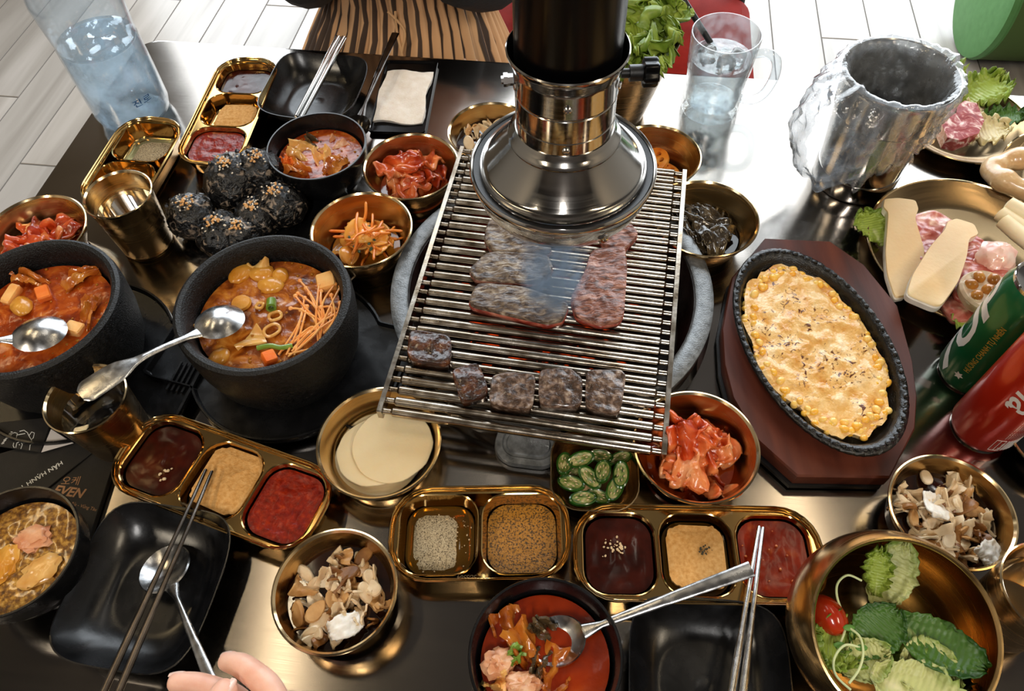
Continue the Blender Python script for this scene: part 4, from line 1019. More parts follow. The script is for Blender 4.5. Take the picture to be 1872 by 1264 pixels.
# salad bowl: a ball cut by a slanted plane
sx_, sy_ = at(1625, 1150, .068).x, at(1625, 1150, .068).y
SR, tilt = .0715, math.radians(16)
sb = thing('salad_bowl', 'round brass bowl of green salad with a slanted opening at the lower right', 'bowl', wz(sx_, sy_))
R3 = Matrix.Rotation(tilt, 3, 'X') @ Matrix.Rotation(0, 3, 'Z')
R3 = Matrix.Rotation(math.radians(-12), 3, 'Z') @ R3
def sph(rad, th, n=96):
    lp = []
    for i in range(n):
        t = 2 * PI * i / n; p = R3 @ Vector((rad * math.sin(th) * math.cos(t), rad * math.sin(th) * math.sin(t), rad * math.cos(th)))
        lp.append((p.x, p.y, max(.0006 + (SR - rad) * .8, p.z + .0665)))
    return lp
ths = [math.radians(a) for a in (64, 66, 70, 76, 84, 92, 100, 110, 120, 130, 140, 150, 160, 170)]
mk('body', loft([sph(SR, t) for t in ths][::-1] + [sph(SR - .0012, math.radians(63.2)), sph(SR - .0028, math.radians(63.6))] + [sph(SR - .0035, t) for t in ths]), M['gold'], sb)
sal = [  # px, py, z, spec, mat, heading (deg from photo right), pitch, label
 (1572, 1195, .062, (.033, .042, .008, .15, 1.0, .0006, 30, 40, 5), 'let', 95, 8, 'frilly green lettuce leaf below the tomato in the salad', 158),
 (1600, 1120, .052, (.055, .034, .005, .1, 2.0), 'ice', 70, 25, 'pale lettuce leaf reaching up the back of the salad bowl', 60),
 (1600, 1090, .066, (.034, .022, .007, .1, 3.0, .0006, 26, 34, 6), 'let', 80, 20, 'frilly yellow green lettuce tip at the top of the salad', 75),
 (1560, 1200, .060, (.045, .034, .003, .2, 4.0), 'rom', 60, 20, 'dark green round leaf in the middle of the salad', 40),
 (1620, 1130, .066, (.064, .038, .003, .25, 5.0), 'rom', -35, 5, 'long dark romaine leaf lying to the right of the salad bowl', -38),
 (1590, 1230, .064, (.060, .050, .004, .25, 6.0), 'ice', -40, 5, 'pale lettuce leaf with ribs at the front of the salad', -35),
 (1535, 1228, .060, (.035, .030, .004, .3, 7.0), 'ice', 20, 10, 'curled pale lettuce piece at the lower left of the salad', 15),
 (1640, 1238, .062, (.038, .046, .005, .25, 8.0), 'ice', 0, 5, 'pale lettuce leaf at the bottom right of the salad', 5),
 (1575, 1160, .050, (.030, .042, .006, .2, 9.0), 'let', 180, 15, 'frilly lettuce leaf under the tomato in the salad', 225),
 (1695, 1185, .048, (.036, .05, .004, .2, 10.0), 'rom', -60, 5, 'dark leaf beneath the romaine in the salad bowl', -105),
 (1585, 1228, .056, (.050, .050, .005, .2, 11.0), 'let', -20, 5, 'green lettuce leaf at the bottom edge of the salad', -20),
]
for px, py, z, spec, m_, hd_, pt, lab, h2 in sal:
    p = at(px, py, z); mk_leaf('salad_leaf', spec, LM[m_], p, (0, -math.radians(pt), math.radians(h2)), lab, 'lettuce', None, 1.05)
tom = thing('cherry_tomato', 'red cherry tomato half hidden at the left of the salad bowl', 'tomato', at(1512, 1125, .066), .6)
mk('flesh', blob(.0125, .0165, .0125, .02, 1, 2, 24, 16), P('tomato_skin', '#b02d10', .18, 0, Subsurface_Weight=.15, Coat_Weight=.4), tom)
spr = P('sprout_stem', '#dfe3a6', .4, 0, Subsurface_Weight=.2)
for k, pts in enumerate(([(1575, 1062), (1550, 1052), (1532, 1066), (1530, 1090), (1541, 1125), (1545, 1150), (1535, 1180)], [(1552, 1148), (1572, 1165), (1578, 1195), (1570, 1225), (1552, 1250)], [(1575, 1185), (1545, 1180), (1525, 1205), (1528, 1235), (1555, 1262)])):
    t = thing('pea_sprout', 'thin pale sprout curling over the salad, %s' % ('the uppermost one', 'the middle one', 'the one looped lowest')[k], 'sprout', at(*pts[0], .075))
    w = [at(a, b, .074 + .003 * math.sin(i)) - t.location for i, (a, b) in enumerate(pts)]
    mk('stem', tube(bez(w, 6), .0009, 8), spr, t)
    mk('cotyledon', move(blob(.0045, .0025, .0012, 0, 1, k, 10, 8), tuple(w[0] if k else w[-1])), LM['rom'] if False else P('sprout_leaf', '#5d8f3a', .5), t)

# ================================================================== banchan
def pile(name, meshes, mats, cx, cy, rad, n, z0, z1, label, cat, group, seed, tiltmax=.7, dome=True, sc=(.85, 1.15)):
    rg = random.Random(seed)
    for k in range(n):
        q = k / max(1, n - 1); r = rad * math.sqrt(rg.random()) * (1 - .45 * q if dome else 1); a = rg.random() * 6.283
        z = z0 + (z1 - z0) * q * (1 - .5 * (r / rad) ** 2)
        me = meshes[k % len(meshes)]; m_ = mats[rg.randrange(len(mats))]
        o = bpy.data.objects.new(name, me); C.objects.link(o)
        o.location = wz(cx + r * math.cos(a), cy + r * math.sin(a), z); o.rotation_euler = (rg.uniform(-tiltmax, tiltmax), rg.uniform(-tiltmax, tiltmax), rg.random() * 6.28)
        s = rg.uniform(*sc); o.scale = (s, s, s)
        if m_ is not None: o.material_slots[0].link = 'OBJECT'; o.material_slots[0].material = m_
        tag(o, label, cat, group)
kim = [F('kimchi_red', [(.28, '#7e1c06'), (.45, '#b43810'), (.6, '#d8602a'), (.78, '#ea9a5c')], 45, 4, .22, .5, 120, sss=.12, coat=.35, distort=.8, bdist=.002),
       F('kimchi_pale', [(.28, '#a02c0c'), (.45, '#d25e28'), (.6, '#e88c52'), (.78, '#f2c296')], 35, 4, .22, .5, 120, sss=.12, coat=.35, distort=.8, bdist=.002)]
def kimchi_mesh(seed, L_=.036, W_=.022):
    def f(u, v):
        x = (u - .5) * L_; y = (v - .5) * W_ * (.7 + .5 * u)
        return (x + .003 * nz(u, v, seed, 3), y + .003 * nz(v, u, seed + 3, 3), .010 * math.sin(u * 3.1 + seed) * .6 + .004 * math.sin(v * 9 + seed * 2 + u * 4) + .004 * nz(u, v, seed + 9, 4, 3))
    return sheet(14, 14, f, .0022)
KM = [mesh('kimchi_piece', kimchi_mesh(s), kim[0], 0) for s in range(8)]
juice = F('kimchi_juice', [(.3, '#8a2a08'), (.7, '#b54a12')], 60, 3, .08, .1, 120, coat=.5)
def bowl_of_kimchi(key, n, zz, where, rad=.034):
    x, y, r, _ = BW[key]
    tag(mk('kimchi_juice', pool(circ(r * .74, 40), 0, .008, .0004, 100, 1, 5), juice, loc=wz(x, y, .0135)), 'red kimchi juice in the bowl ' + where, 'juice')
    pile('kimchi_piece', KM, kim, x, y, rad, n, .016, zz, 'glossy orange red kimchi piece in the bowl ' + where, 'kimchi', 'kimchi in the bowl ' + where, len(where), .5, True, (1.0, 1.45))
bowl_of_kimchi('kim_m', 19, .046, 'by the lower right grate corner', .032)
bowl_of_kimchi('kim_t', 15, .038, 'by the upper left grate corner')
bowl_of_kimchi('kim_l', 13, .036, 'at the left edge')
# carrot and radish
car = [F('carrot_orange', [(.3, '#e06a0e'), (.7, '#f59638')], 40, 3, .25, .25, 200, sss=.15, coat=.3), F('pickled_radish_orange', [(.3, '#ea8a26'), (.55, '#f4a746'), (.8, '#f8c680')], 30, 3, .22, .2, 160, sss=.2, coat=.3)]
cx, cy = BW['carrot'][:2]
strip = [mesh('carrot_strip', tube(bez([(-.024, 0, 0), (-.008, .003 * math.sin(s), .002), (.010, -.004 * math.cos(s), .001), (.026, .002, .003 * math.sin(s * 2))], 5), [.0007] + [.0016] * 14 + [.0008], 6), car[0], 0) for s in range(4)]
rad_ = [mesh('radish_slice', sheet(14, 12, lambda u, v, s=s: ((u - .5) * .032, (v - .5) * .020 * math.sqrt(max(.03, 1 - (2 * u - 1) ** 2 * .93)) * 1.15, .006 * math.sin(u * 3 + s) + .002 * math.sin(v * 5 + s)), .0022), car[1], 0) for s in range(4)]
tag(mk('pickle_juice', pool(circ(.038, 40), 0, .008, .0003, 100, 1, 5), P('orange_juice', '#b8701c', .08), loc=wz(cx, cy, .014)), 'orange brine in the carrot and radish bowl', 'brine')
pile('radish_slice', rad_, [car[1]], cx, cy, .032, 18, .015, .036, 'orange pickled radish slice in the bowl with carrot strips', 'radish', 'radish slices in the carrot bowl', 4, .35)
pile('carrot_strip', strip, [car[0]], cx, cy, .026, 26, .018, .043, 'thin orange carrot strip in the pickled radish bowl', 'carrot', 'carrot strips in the pickled radish bowl', 5, .45)
herb = P('dark_scallion', '#2e4020', .5)
pile('scallion_bit', [mesh('scallion_bit', blob(.0026, .0018, .001, .2, 2, 1, 8, 6), herb)], [None], cx, cy, .026, 9, .034, .040, 'dark green scallion bit among the pickled radish', 'scallion', 'scallion bits in the pickled radish', 6, .4)
# lotus
x, y, r, _ = BW['lotus']
def lotus():
    bm_ = planar_with_holes(circ(.017, 28, wob=.05), [circ(.0032, 10, .009 * math.cos(a), .009 * math.sin(a)) for a in [2 * PI * i / 6 for i in range(6)]], 0)
    v = list(bm_[0]); n = len(v); t = .0035
    V2 = v + [(p[0], p[1], t) for p in v]; Fs = [f[::-1] for f in bm_[1]] + [tuple(i + n for i in f) for f in bm_[1]]
    k = 0
    for m_ in (28, 10, 10, 10, 10, 10, 10):
        for i in range(m_): a, b_ = k + i, k + (i + 1) % m_; Fs.append((a, b_, b_ + n, a + n) if m_ == 28 else (a, b_, b_ + n, a + n)[::1])
        k += m_
    return V2, Fs
pile('lotus_slice', [mesh('lotus_slice', lotus(), car[1], 30)], [F('spicy_lotus', [(.3, '#c8560e'), (.6, '#e98a2c'), (.8, '#f2b25c')], 50, 4, .22, .3, 150, sss=.15, coat=.35)], x - .002, y - .004, .026, 9, .014, .034, 'orange glazed lotus root slice in the bowl behind the grate', 'lotus root', 'lotus slices in the bowl', 9, .5)
# dark leaves
x, y, r, _ = BW['greens']
dl = F('pickled_dark_leaf', [(.3, '#1b1610'), (.55, '#3a2e1e'), (.8, '#5e4c30')], 50, 4, .16, .5, 140, coat=.6, bdist=.002)
DL = [mesh('dark_leaf', sheet(16, 14, lambda u, v, s=s: ((u - .5) * .052, (v - .5) * .030 * (1.1 - abs(2 * u - 1) * .6), .005 * math.sin(u * 6 + s) + .005 * nz(u, v, s, 4, 3) + .003 * math.sin(v * 12 + s)), .0012), dl, 0) for s in range(6)]
tag(mk('soy_brine', pool(circ(.041, 40), 0, .008, .0003, 100, 1, 5), P('dark_brine', '#1c120a', .06), loc=wz(x, y, .016)), 'dark soy brine around the pickled leaves', 'brine')
pile('dark_leaf', DL, [None], x, y, .028, 18, .016, .036, 'dark glossy pickled leaf in the bowl right of the grate', 'pickled leaf', 'dark pickled leaves', 10, .35)

# mushrooms in soy
mush = [F('mushroom_' + nm, st_, 60, 4, .40, .35, 200, sss=.12, bdist=.0012) for nm, st_ in (('tan', [(.3, '#a5733d'), (.55, '#c99a62'), (.8, '#e3bd8c')]), ('cream', [(.3, '#c9a57a'), (.55, '#e2c9a4'), (.8, '#f0dfc4')]), ('brown', [(.3, '#5e3816'), (.55, '#8a5a2a'), (.8, '#b07e46')]), ('white', [(.3, '#dcd0c0'), (.6, '#efe8de')]))]
def mush_mesh(s):
    r_ = random.Random(s)
    if s % 3 == 0:
        pts = [(r_.uniform(.006, .009) * math.cos(a) * 1.3, r_.uniform(.0045, .007) * math.sin(a)) for a in [2 * PI * i / 7 for i in range(7)]]
        return prism(smooth_poly(pts, it=1), -.002, .002, .001)
    L_, W_ = r_.uniform(.014, .024), r_.uniform(.008, .014)
    return sheet(10, 9, lambda u, v: ((u - .5) * L_, (v - .5) * W_ * (.35 + .9 * u), .004 * math.sin(u * 4 + s) + .0035 * math.sin(v * 6 + s * 1.3) + .002 * nz(u, v, s, 5)), .0016)
MM = [mesh('mushroom_piece', mush_mesh(s), mush[0], 40) for s in range(12)]
soyb = F('soy_marinade', [(.3, '#1c0c05'), (.7, '#35190a')], 40, 2, .05, .05, 80, coat=.5)
for key, n, where, sd in (('mush_b', 62, 'at the bottom', 21), ('mush_r', 66, 'below the red can', 22), ('mush_t', 26, 'behind the hood', 23)):
    x, y, r, _ = BW[key]
    tag(mk('soy_marinade', pool(circ(r * .88, 44), 0, .012, .0003, 90, 1, 6), soyb, loc=wz(x, y, .0265)), 'dark soy marinade in the mushroom bowl ' + where, 'marinade')
    pile('mushroom_piece', MM, [mush[0], mush[1], mush[1], mush[2]] if key != 'mush_t' else [mush[1], mush[0], mush[1]], x, y, r * .74, n, .026, .038, 'torn mushroom piece in the soy bowl ' + where, 'mushroom', 'mushroom pieces in the bowl ' + where, sd, .6, False)
wm = [mesh('white_mushroom', sheet(14, 12, lambda u, v, s=s: ((u - .5) * .026, (v - .5) * .018 * (1.1 - .4 * abs(2 * u - 1)), .003 * math.sin(u * 5 + s) + .003 * nz(u, v, s, 5, 3)), .002), mush[3], 0) for s in range(2)]
for px, py, s, lab in ((630, 1145, 0, 'white mushroom cap lying at the lower right of the bottom mushroom bowl'), (1712, 925, 1, 'white mushroom cap on top of the mushroom bowl below the red can'), (1812, 1010, 0, 'white mushroom cap at the lower right of the mushroom bowl below the red can')):
    tag(mk('white_mushroom', wm[s], loc=at(px, py, .0415), rot=(.2, .1, s + .4)), lab, 'mushroom')

# white radish slices
wr = F('white_radish', [(.3, '#e8c99a'), (.7, '#f0d8b2')], 20, 3, .38, .1, 300, sss=.3)
x, y = -.125, .3165
for k, (dx, dy, lab) in enumerate(((-.001, .000, 'bottom'), (-.006, .003, 'second'), (-.003, -.005, 'third'), (-.006, -.002, 'fourth'), (.0105, .0015, 'topmost'))):
    rr0 = (.040, .039, .041, .036, .0375)[k]
    tag(mk('radish_slice', prism(circ(rr0, 44, wob=.03, seed=k), 0, .0016, .0005), wr, loc=wz(x + dx, y + dy, .0045 + k * .0042), rot=(.03 * (k % 2), .05 * (k - 2) * .5, k)), 'round white radish slice in the shallow brass bowl, %s of the stack' % lab, 'radish')

# chilli slices
skn = F('chilli_skin', [(.3, '#16380c'), (.7, '#2c5a17')], 60, 3, .2, .1, 200, coat=.4)
fle = F('chilli_flesh', [(.3, '#3f5520'), (.5, '#7d8c46'), (.62, '#b0a670'), (.8, '#cfc598')], 160, 3, .35, .3, 300, sss=.1)
def chilli(loc, rot, lab, s=1.0):
    t = bpy.data.objects.new('chilli_slice', None); C.objects.link(t); t.empty_display_size = .01; t.location = loc; t.rotation_euler = rot; t.scale = (s, s * .56, s)
    tag(t, lab, 'chilli', 'green chilli slices in the square dish')
    mk('skin', lathe([(.0116, -.002), (.0130, -.0014), (.0130, .0014), (.0116, .002), (.0104, .0014), (.0104, -.0014), (.0116, -.002)], 32), skn, t)
    mk('flesh', lathe([(0, -.0009), (.0108, -.0012), (.0104, .0009), (.0085, .0002), (.006, -.0004), (.003, .0007), (0, .0010)], 24), fle, t)
    mk('seeds', join(*[move(blob(.0014, .0010, .0006, 0, 1, 0, 6, 5), (.0055 * math.cos(a) * (1 + .2 * (i % 2)), .0055 * math.sin(a), .0012)) for i, a in enumerate([2 * PI * i / 7 for i in range(7)])]), sauce_m['crumb'], t)['kind'] = 'stuff'
CH = [(1032, 848, .024, 80, 'at the upper left'), (1062, 840, .027, 10, 'lying across the top left'), (1102, 862, .033, 75, 'topmost of the heap'), (1044, 884, .024, -25, 'at the left side'), (1078, 873, .026, -50, 'just left of the topmost one'), (1135, 868, .026, 80, 'at the right side'),
      (1066, 912, .023, 8, 'nearest the viewer'), (1124, 893, .022, 60, 'at the lower right'), (1094, 908, .019, -20, 'right of the nearest one'), (1134, 838, .020, 20, 'in the upper right corner'), (1052, 862, .018, 30, 'half buried left of centre'), (1098, 835, .019, -10, 'at the back under the grate')]
for k, (px, py, z, a, w_) in enumerate(CH):
    chilli(at(px, py, z), (.25 * math.sin(k * 2), .25 * math.cos(k * 3), math.radians(a)), 'green chilli slice in the small square dish, ' + w_, 1.0 if k < 8 else .9)

# rice balls on a dark plate
rp = thing('round_plate', 'dark round plate under the pile of seaweed rice balls', 'plate', wz(-.243, .583))
mk('body', lathe([(0, .0006), (.062, .0006), (.070, .002), (.090, .011), (.0915, .0125), (.0905, .0135), (.088, .012), (.070, .004), (0, .0035)], 72), M['black'], rp)
mk('rim', lathe([(.0900, .0128), (.0912, .0142), (.0924, .0132), (.0918, .0120)], 72), M['chrome'], rp)
nori, N, L, b = new_mat('seaweed_coated_rice')
v = coords(N, L, 85); n = N.new('ShaderNodeTexNoise'); n.inputs['Scale'].default_value = 1; n.inputs['Detail'].default_value = 5; n.inputs['Distortion'].default_value = 1.5; L.new(v, n.inputs['Vector'])
L.new(ramp(N, L, n.outputs['Fac'], [(.0, '#060607'), (.55, '#0c0c0e'), (.60, '#6d6054'), (.70, '#a08e7c')]), b.inputs['Base Color']); b.inputs['Roughness'].default_value = .33
v2 = coords(N, L, 160); n2 = N.new('ShaderNodeTexNoise'); n2.inputs['Scale'].default_value = 1; n2.inputs['Detail'].default_value = 4; L.new(v2, n2.inputs['Vector'])
bp = N.new('ShaderNodeBump'); bp.inputs['Strength'].default_value = .9; bp.inputs['Distance'].default_value = .004; L.new(n2.outputs['Fac'], bp.inputs['Height']); L.new(bp.outputs['Normal'], b.inputs['Normal'])
ses = [P('golden_crumb', '#d09a5c', .6), P('pale_sesame', '#e0d3bf', .5)]
RB = [(352, 396, .026, .0285, 'leftmost seaweed rice ball on the dark plate'), (428, 332, .036, .035, 'largest seaweed rice ball in the middle of the plate'), (475, 315, .040, .029, 'seaweed rice ball at the back under the red sauce tray'),
      (513, 375, .028, .0295, 'rightmost seaweed rice ball on the dark plate'), (405, 430, .025, .0275, 'front seaweed rice ball behind the stone pot'), (470, 400, .022, .027, 'seaweed rice ball in the shade between its neighbours'), (440, 432, .022, .024, 'small seaweed rice ball beside the front one')]
for k, (px, py, z, r, lab) in enumerate(RB):
    p = at(px, py, z); t = thing('rice_ball', lab, 'rice ball', p, k)
    mk('ball', blob(r, r * .95, r * .92, .10, 2.2, k + 3, 40, 26, 4), nori, t, sharp=0)
    rg = random.Random(k); fl_ = []
    for q in range(46):                                      # ragged seaweed flakes standing off the ball
        d = Vector((rg.gauss(0, 1), rg.gauss(0, 1), rg.gauss(.3, 1))).normalized(); c_ = d * r * .98
        fl_.append(move(box(r * .20, r * .10, .0005, .0002), tuple(c_), (rg.uniform(-1, 1) + d.y, rg.uniform(-1, 1) + d.x, rg.random() * 6)))
    mk('seaweed_flakes', join(*fl_), M['black_matt'], t)['kind'] = 'stuff'
    dirn = (CAM - p).normalized(); dirn = (Matrix.Rotation(-k, 3, 'Z') @ (dirn * .35 + Vector((-.1, .1, .9)))).normalized()
    for nm, mm_, n_, s_ in (('crumb_topping', ses[0], 18, .0015), ('sesame_seeds', ses[1], 20, .0011)):
        parts = []
        for q in range(n_):
            d = (dirn + Vector((rg.gauss(0, .15 if nm[0] == 'c' else .26), rg.gauss(0, .15 if nm[0] == 'c' else .26), rg.gauss(0, .1)))).normalized()
            parts.append(move(blob(s_ * rg.uniform(.7, 1.4), s_, s_ * .8, .3, 2, q, 7, 5), tuple(d * r * .985)))
        mk(nm, join(*parts), mm_, t)['kind'] = 'stuff'
# ================================================================== stews
def stew_mat(name, stops, sc=55, bump=.35):
    return F(name, stops, sc, 6, .20, bump, 160, coat=.15, distort=1.2, bdist=.002)
st_or = stew_mat('soybean_stew', [(.28, '#4e1f06'), (.43, '#7e3b0c'), (.57, '#a85c18'), (.75, '#c98636')])
st_red = stew_mat('kimchi_stew', [(.28, '#5f1d05'), (.43, '#8f340b'), (.58, '#b25016'), (.78, '#cf7c30')])
st_dk = stew_mat('red_broth', [(.3, '#6f1c05'), (.55, '#902c09'), (.8, '#aa4512')], 22, .15)
st_br = F('brown_broth', [(.30, '#4a2c10'), (.45, '#7a4e1c'), (.58, '#a8782e'), (.75, '#d0a04e')], 260, 5, .12, .5, 500, coat=.5, bdist=.0015)
def stew(x, y, r, z, m, lab, amp=.0010, seed=0):
    return tag(mk('stew', pool(circ(r, 64), 0, .010, amp, 75, seed, 18), m, loc=wz(x, y, z)), lab, 'stew')
def bubbles(parent_xy, r, z, n, seed, lab, m):
    rg = random.Random(seed); parts = []
    for k in range(n):
        a = rg.random() * 6.283; q = r * (.55 + .45 * math.sqrt(rg.random())) if k % 3 else r * math.sqrt(rg.random()); s = rg.uniform(.0006, .0018)
        parts.append(move(blob(s, s, s * .5, 0, 1, 0, 8, 5), (q * math.cos(a), q * math.sin(a), 0)))
    tag(mk('oil_bubbles', join(*parts), m, loc=wz(*parent_xy, z)), lab, 'bubbles', kind='stuff')
oilb = P('oil_film', '#d88a30', .05, 0, Transmission_Weight=.5, IOR=1.3)
cubem = {'tofu': F('tofu', [(.3, '#e89a48'), (.7, '#f6c47c')], 60, 3, .35, .15, 300, sss=.3), 'potato': F('potato', [(.3, '#c07a1c'), (.7, '#dca042')], 40, 3, .25, .2, 200, sss=.25, coat=.3),
         'onion': F('stewed_onion', [(.3, '#c98a3c'), (.7, '#e6b870')], 40, 3, .22, .2, 200, sss=.25, coat=.3), 'pork': F('stewed_pork', [(.3, '#c87a4e'), (.55, '#e0a67c'), (.8, '#f2d0b0')], 60, 4, .35, .5, 180, sss=.15),
         'kim': F('stewed_kimchi', [(.28, '#8a3a0c'), (.5, '#b4601c'), (.75, '#d08a34')], 40, 4, .2, .5, 140, coat=.4, distort=1), 'green': F('green_scallion', [(.3, '#5a7a22'), (.7, '#8aa84a')], 60, 3, .3, .2, 300),
         'enoki': F('enoki_orange', [(.3, '#ee8a3a'), (.7, '#f7b870')], 60, 3, .3, .1, 300, sss=.2), 'dark': F('stewed_mushroom', [(.3, '#2c2012'), (.6, '#54422a'), (.8, '#75603e')], 50, 4, .22, .3, 200, coat=.4), 'carrotc': F('carrot_cube', [(.3, '#e2641a'), (.7, '#f08a3e')], 50, 3, .25, .2, 200, sss=.15)}
def piece(name, kind, px, py, z, mesh_vf, lab, cat, rot=(0, 0, 0), group=None, sharp=40):
    return tag(mk(name, mesh_vf, cubem[kind], loc=at(px, py, z), rot=rot, sharp=sharp), lab, cat, group)
cube = lambda s, h=.7: loft([rr(s * .86, s * .86, s * .12, z=-s * h / 2), rr(s, s, s * .15, z=-s * h / 2 + s * .1), rr(s, s, s * .15, z=s * h / 2 - s * .1), rr(s * .86, s * .86, s * .12, z=s * h / 2)])
ring_ = lambda R, r: join(tube([(R * math.cos(a), R * .8 * math.sin(a), .0006 * math.sin(3 * a)) for a in [2 * PI * i / 28 for i in range(29)]], r, 8))
PZ = .011 + .070
stew(-.2277, .4296, .0665, PZ, st_or, 'orange soybean stew in the pot left of the grate', .0016, 2)
piece('tofu_cube', 'tofu', 598, 517, PZ + .003, cube(.0185), 'tofu cube at the right edge of the enoki stew', 'tofu', (.12, -.1, .25))
for k, (px, py, s, lab) in enumerate(((480, 500, .017, 'potato chunk near the back of the enoki stew'), (440, 500, .018, 'potato chunk at the far left of the enoki stew'), (512, 505, .014, 'potato chunk right of the other chunks in the enoki stew'), (495, 522, .017, 'half sunk potato chunk in the middle of the enoki stew'), (400, 655, .015, 'yellow potato chunk at the front of the enoki stew'))):
    piece('potato_chunk', 'potato', px, py, PZ + .0005, blob(s * .75, s * .6, .0055, .12, 1.5, k, 18, 10), lab, 'potato', (0, 0, k))
piece('zucchini_slice', 'potato', 441, 555, PZ + .002, lathe([(0, -.002), (.0085, -.002), (.0098, 0), (.0085, .0022), (0, .0025)], 28), 'round yellow squash slice left of the scallion in the stew', 'squash')
piece('onion_wedge', 'onion', 482, 485, PZ + .003, sheet(14, 10, lambda u, v: ((u - .5) * .016, (v - .5) * .022 * (1 - u * .8), .004 * math.sin(v * 3)), .002), 'pale onion wedge at the back of the enoki stew', 'onion', (0, -.3, 1.2))
for px, py, R, lab in ((466, 478, .0075, 'onion ring at the back edge of the enoki stew'), (475, 559, .004, 'small onion ring beside the scallion in the stew'), (497, 604, .0075, 'onion ring in front of the scallion in the stew'), (503, 578, .0058, 'curled onion ring just below the scallion in the stew'), (364, 605, .0080, 'onion ring under the spoon in the enoki stew')):
    piece('onion_ring', 'onion', px, py, PZ + .0022, ring_(R, .0015), lab, 'onion', (.1, 0, px))
piece('scallion_chunk', 'green', 496, 557, PZ + .0035, move(lathe([(.0028, -.0065), (.0048, -.006), (.0048, .006), (.0028, .0065), (.003, .005), (.003, -.005)], 20), rot=(PI / 2 - .3, 0, 0)), 'green scallion chunk in the middle of the enoki stew', 'scallion', (0, 0, .2))
piece('scallion_shred', 'green', 502, 637, PZ + .003, tube(bez([(-.016, 0, 0), (-.004, .002, .001), (.006, 0, .001), (.016, .003, 0)], 5), .0024, 8), 'long green scallion shred at the front of the enoki stew', 'scallion', (0, 0, -.05))
piece('mushroom_bit', 'onion', 455, 622, PZ + .003, sheet(12, 10, lambda u, v: ((u - .5) * .026, (v - .5) * .016 * (.5 + u * .7), .004 * math.sin(u * 4 + v * 3)), .002), 'pale mushroom piece right of the spoon bowl in the stew', 'mushroom', (.1, -.2, .5))
piece('carrot_cube', 'carrotc', 492, 655, PZ + .002, cube(.012, .9), 'orange carrot cube at the front edge of the enoki stew', 'carrot', (.2, .3, .6))
rg = random.Random(8)
en = thing('enoki_bunch', 'bunch of orange tinted enoki mushrooms fanning across the stew', 'enoki', at(575, 590, PZ))
for k in range(26):
    a0 = rg.uniform(-1, 1); root = at(515 + rg.uniform(-10, 25), 640 + rg.uniform(-14, 14) , PZ + .002)
    if k < 16:
        s = at(612 + rg.uniform(-10, 18), 625 + rg.uniform(-25, 22), PZ + .002); tip = at(525 + rg.uniform(0, 100), 512 + rg.uniform(0, 55) + 0, PZ + .0045 + .003 * rg.random())
    else:
        s = root; tip = at(560 + rg.uniform(-30, 70), 555 + rg.uniform(-15, 55), PZ + .005)
    pc_ = Vector((-.2277, .4296, T + PZ + .002)); dv_ = s - pc_; dv_.z = 0
    if dv_.length > .060: s = pc_ + dv_ * (.060 / dv_.length)
    md_ = (s + tip) / 2 + Vector((rg.uniform(-.008, .008), rg.uniform(-.008, .008), .003))
    pts = [p - en.location for p in bez([s, md_, tip], 6)]
    e = mk('enoki_stem', tube(pts, .00105, 6), cubem['enoki'], en)
    mk('enoki_cap', blob(.0023, .0023, .0017, 0, 1, 0, 10, 6), cubem['enoki'], e, loc=pts[-1])
bubbles((-.2277, .4296), .065, PZ + .0006, 70, 3, 'oil bubbles on the enoki stew', oilb)
stew(-.4446, .4358, .0665, PZ, st_red, 'red orange stew in the pot at the left edge', .0016, 5)
for k, (px, py, kd, lab) in enumerate(((22, 540, 'tofu', 'tofu strip at the left side of the left stew'), (80, 538, 'carrotc', 'orange sausage piece in the middle of the left stew'), (137, 602, 'tofu', 'pale tofu block right of the spoon in the left stew'), (40, 560, 'potato', 'potato chunk beside the tofu strip in the left stew'), (60, 512, 'kim', 'stewed kimchi strip at the back of the left stew'), (150, 510, 'kim', 'stewed kimchi strip at the far right of the left stew'), (160, 575, 'kim', 'kimchi leaf along the right edge of the left stew'))):
    if kd == 'kim': vf = kimchi_mesh(k + 20, .036, .014)
    elif kd == 'potato': vf = blob(.013, .010, .006, .15, 1.5, k, 16, 10)
    else: vf = move(cube(.0125, .8), sc=(.8 if k == 0 else 1, 1.7 if k == 0 else 1.25, 1))
    piece('stew_piece', kd, px, py, PZ + .002, vf, lab, 'stew piece', (.15, .1, k * .8 - .3))
bubbles((-.4446, .4358), .065, PZ + .0006, 60, 4, 'oil bubbles on the left stew', oilb)
# small kimchi stew bowls
stew(-.2177, .691, .0500, .040, st_red, 'kimchi stew in the top black bowl', .0010, 7)
for k, (px, py, kd, s, lab) in enumerate(((560, 275, 'onion', 1.15, 'pale cabbage leaf at the left of the top kimchi stew'), (610, 270, 'pork', .9, 'pale pork slice at the right of the top kimchi stew'), (592, 290, 'tofu', .7, 'orange tofu piece in the middle of the top kimchi stew'), (545, 308, 'kim', .8, 'kimchi piece at the front left of the top stew'), (615, 305, 'kim', .8, 'kimchi piece at the front right of the top stew'), (527, 302, 'carrotc', .5, 'curled orange piece at the left rim of the top stew'), (572, 258, 'dark', .5, 'dark mushroom piece at the back of the top stew'))):
    piece('stew_piece', kd, px, py, .0435, kimchi_mesh(k + 40, .036 * s, .026 * s), lab, 'stew piece', (.1, .1, k))
bubbles((-.2177, .691), .048, .0405, 30, 5, 'oil bubbles on the top kimchi stew', oilb)
stew(.0153, .1214, .0490, .040, st_dk, 'dark red kimchi stew in the bottom black bowl', .0007, 9)
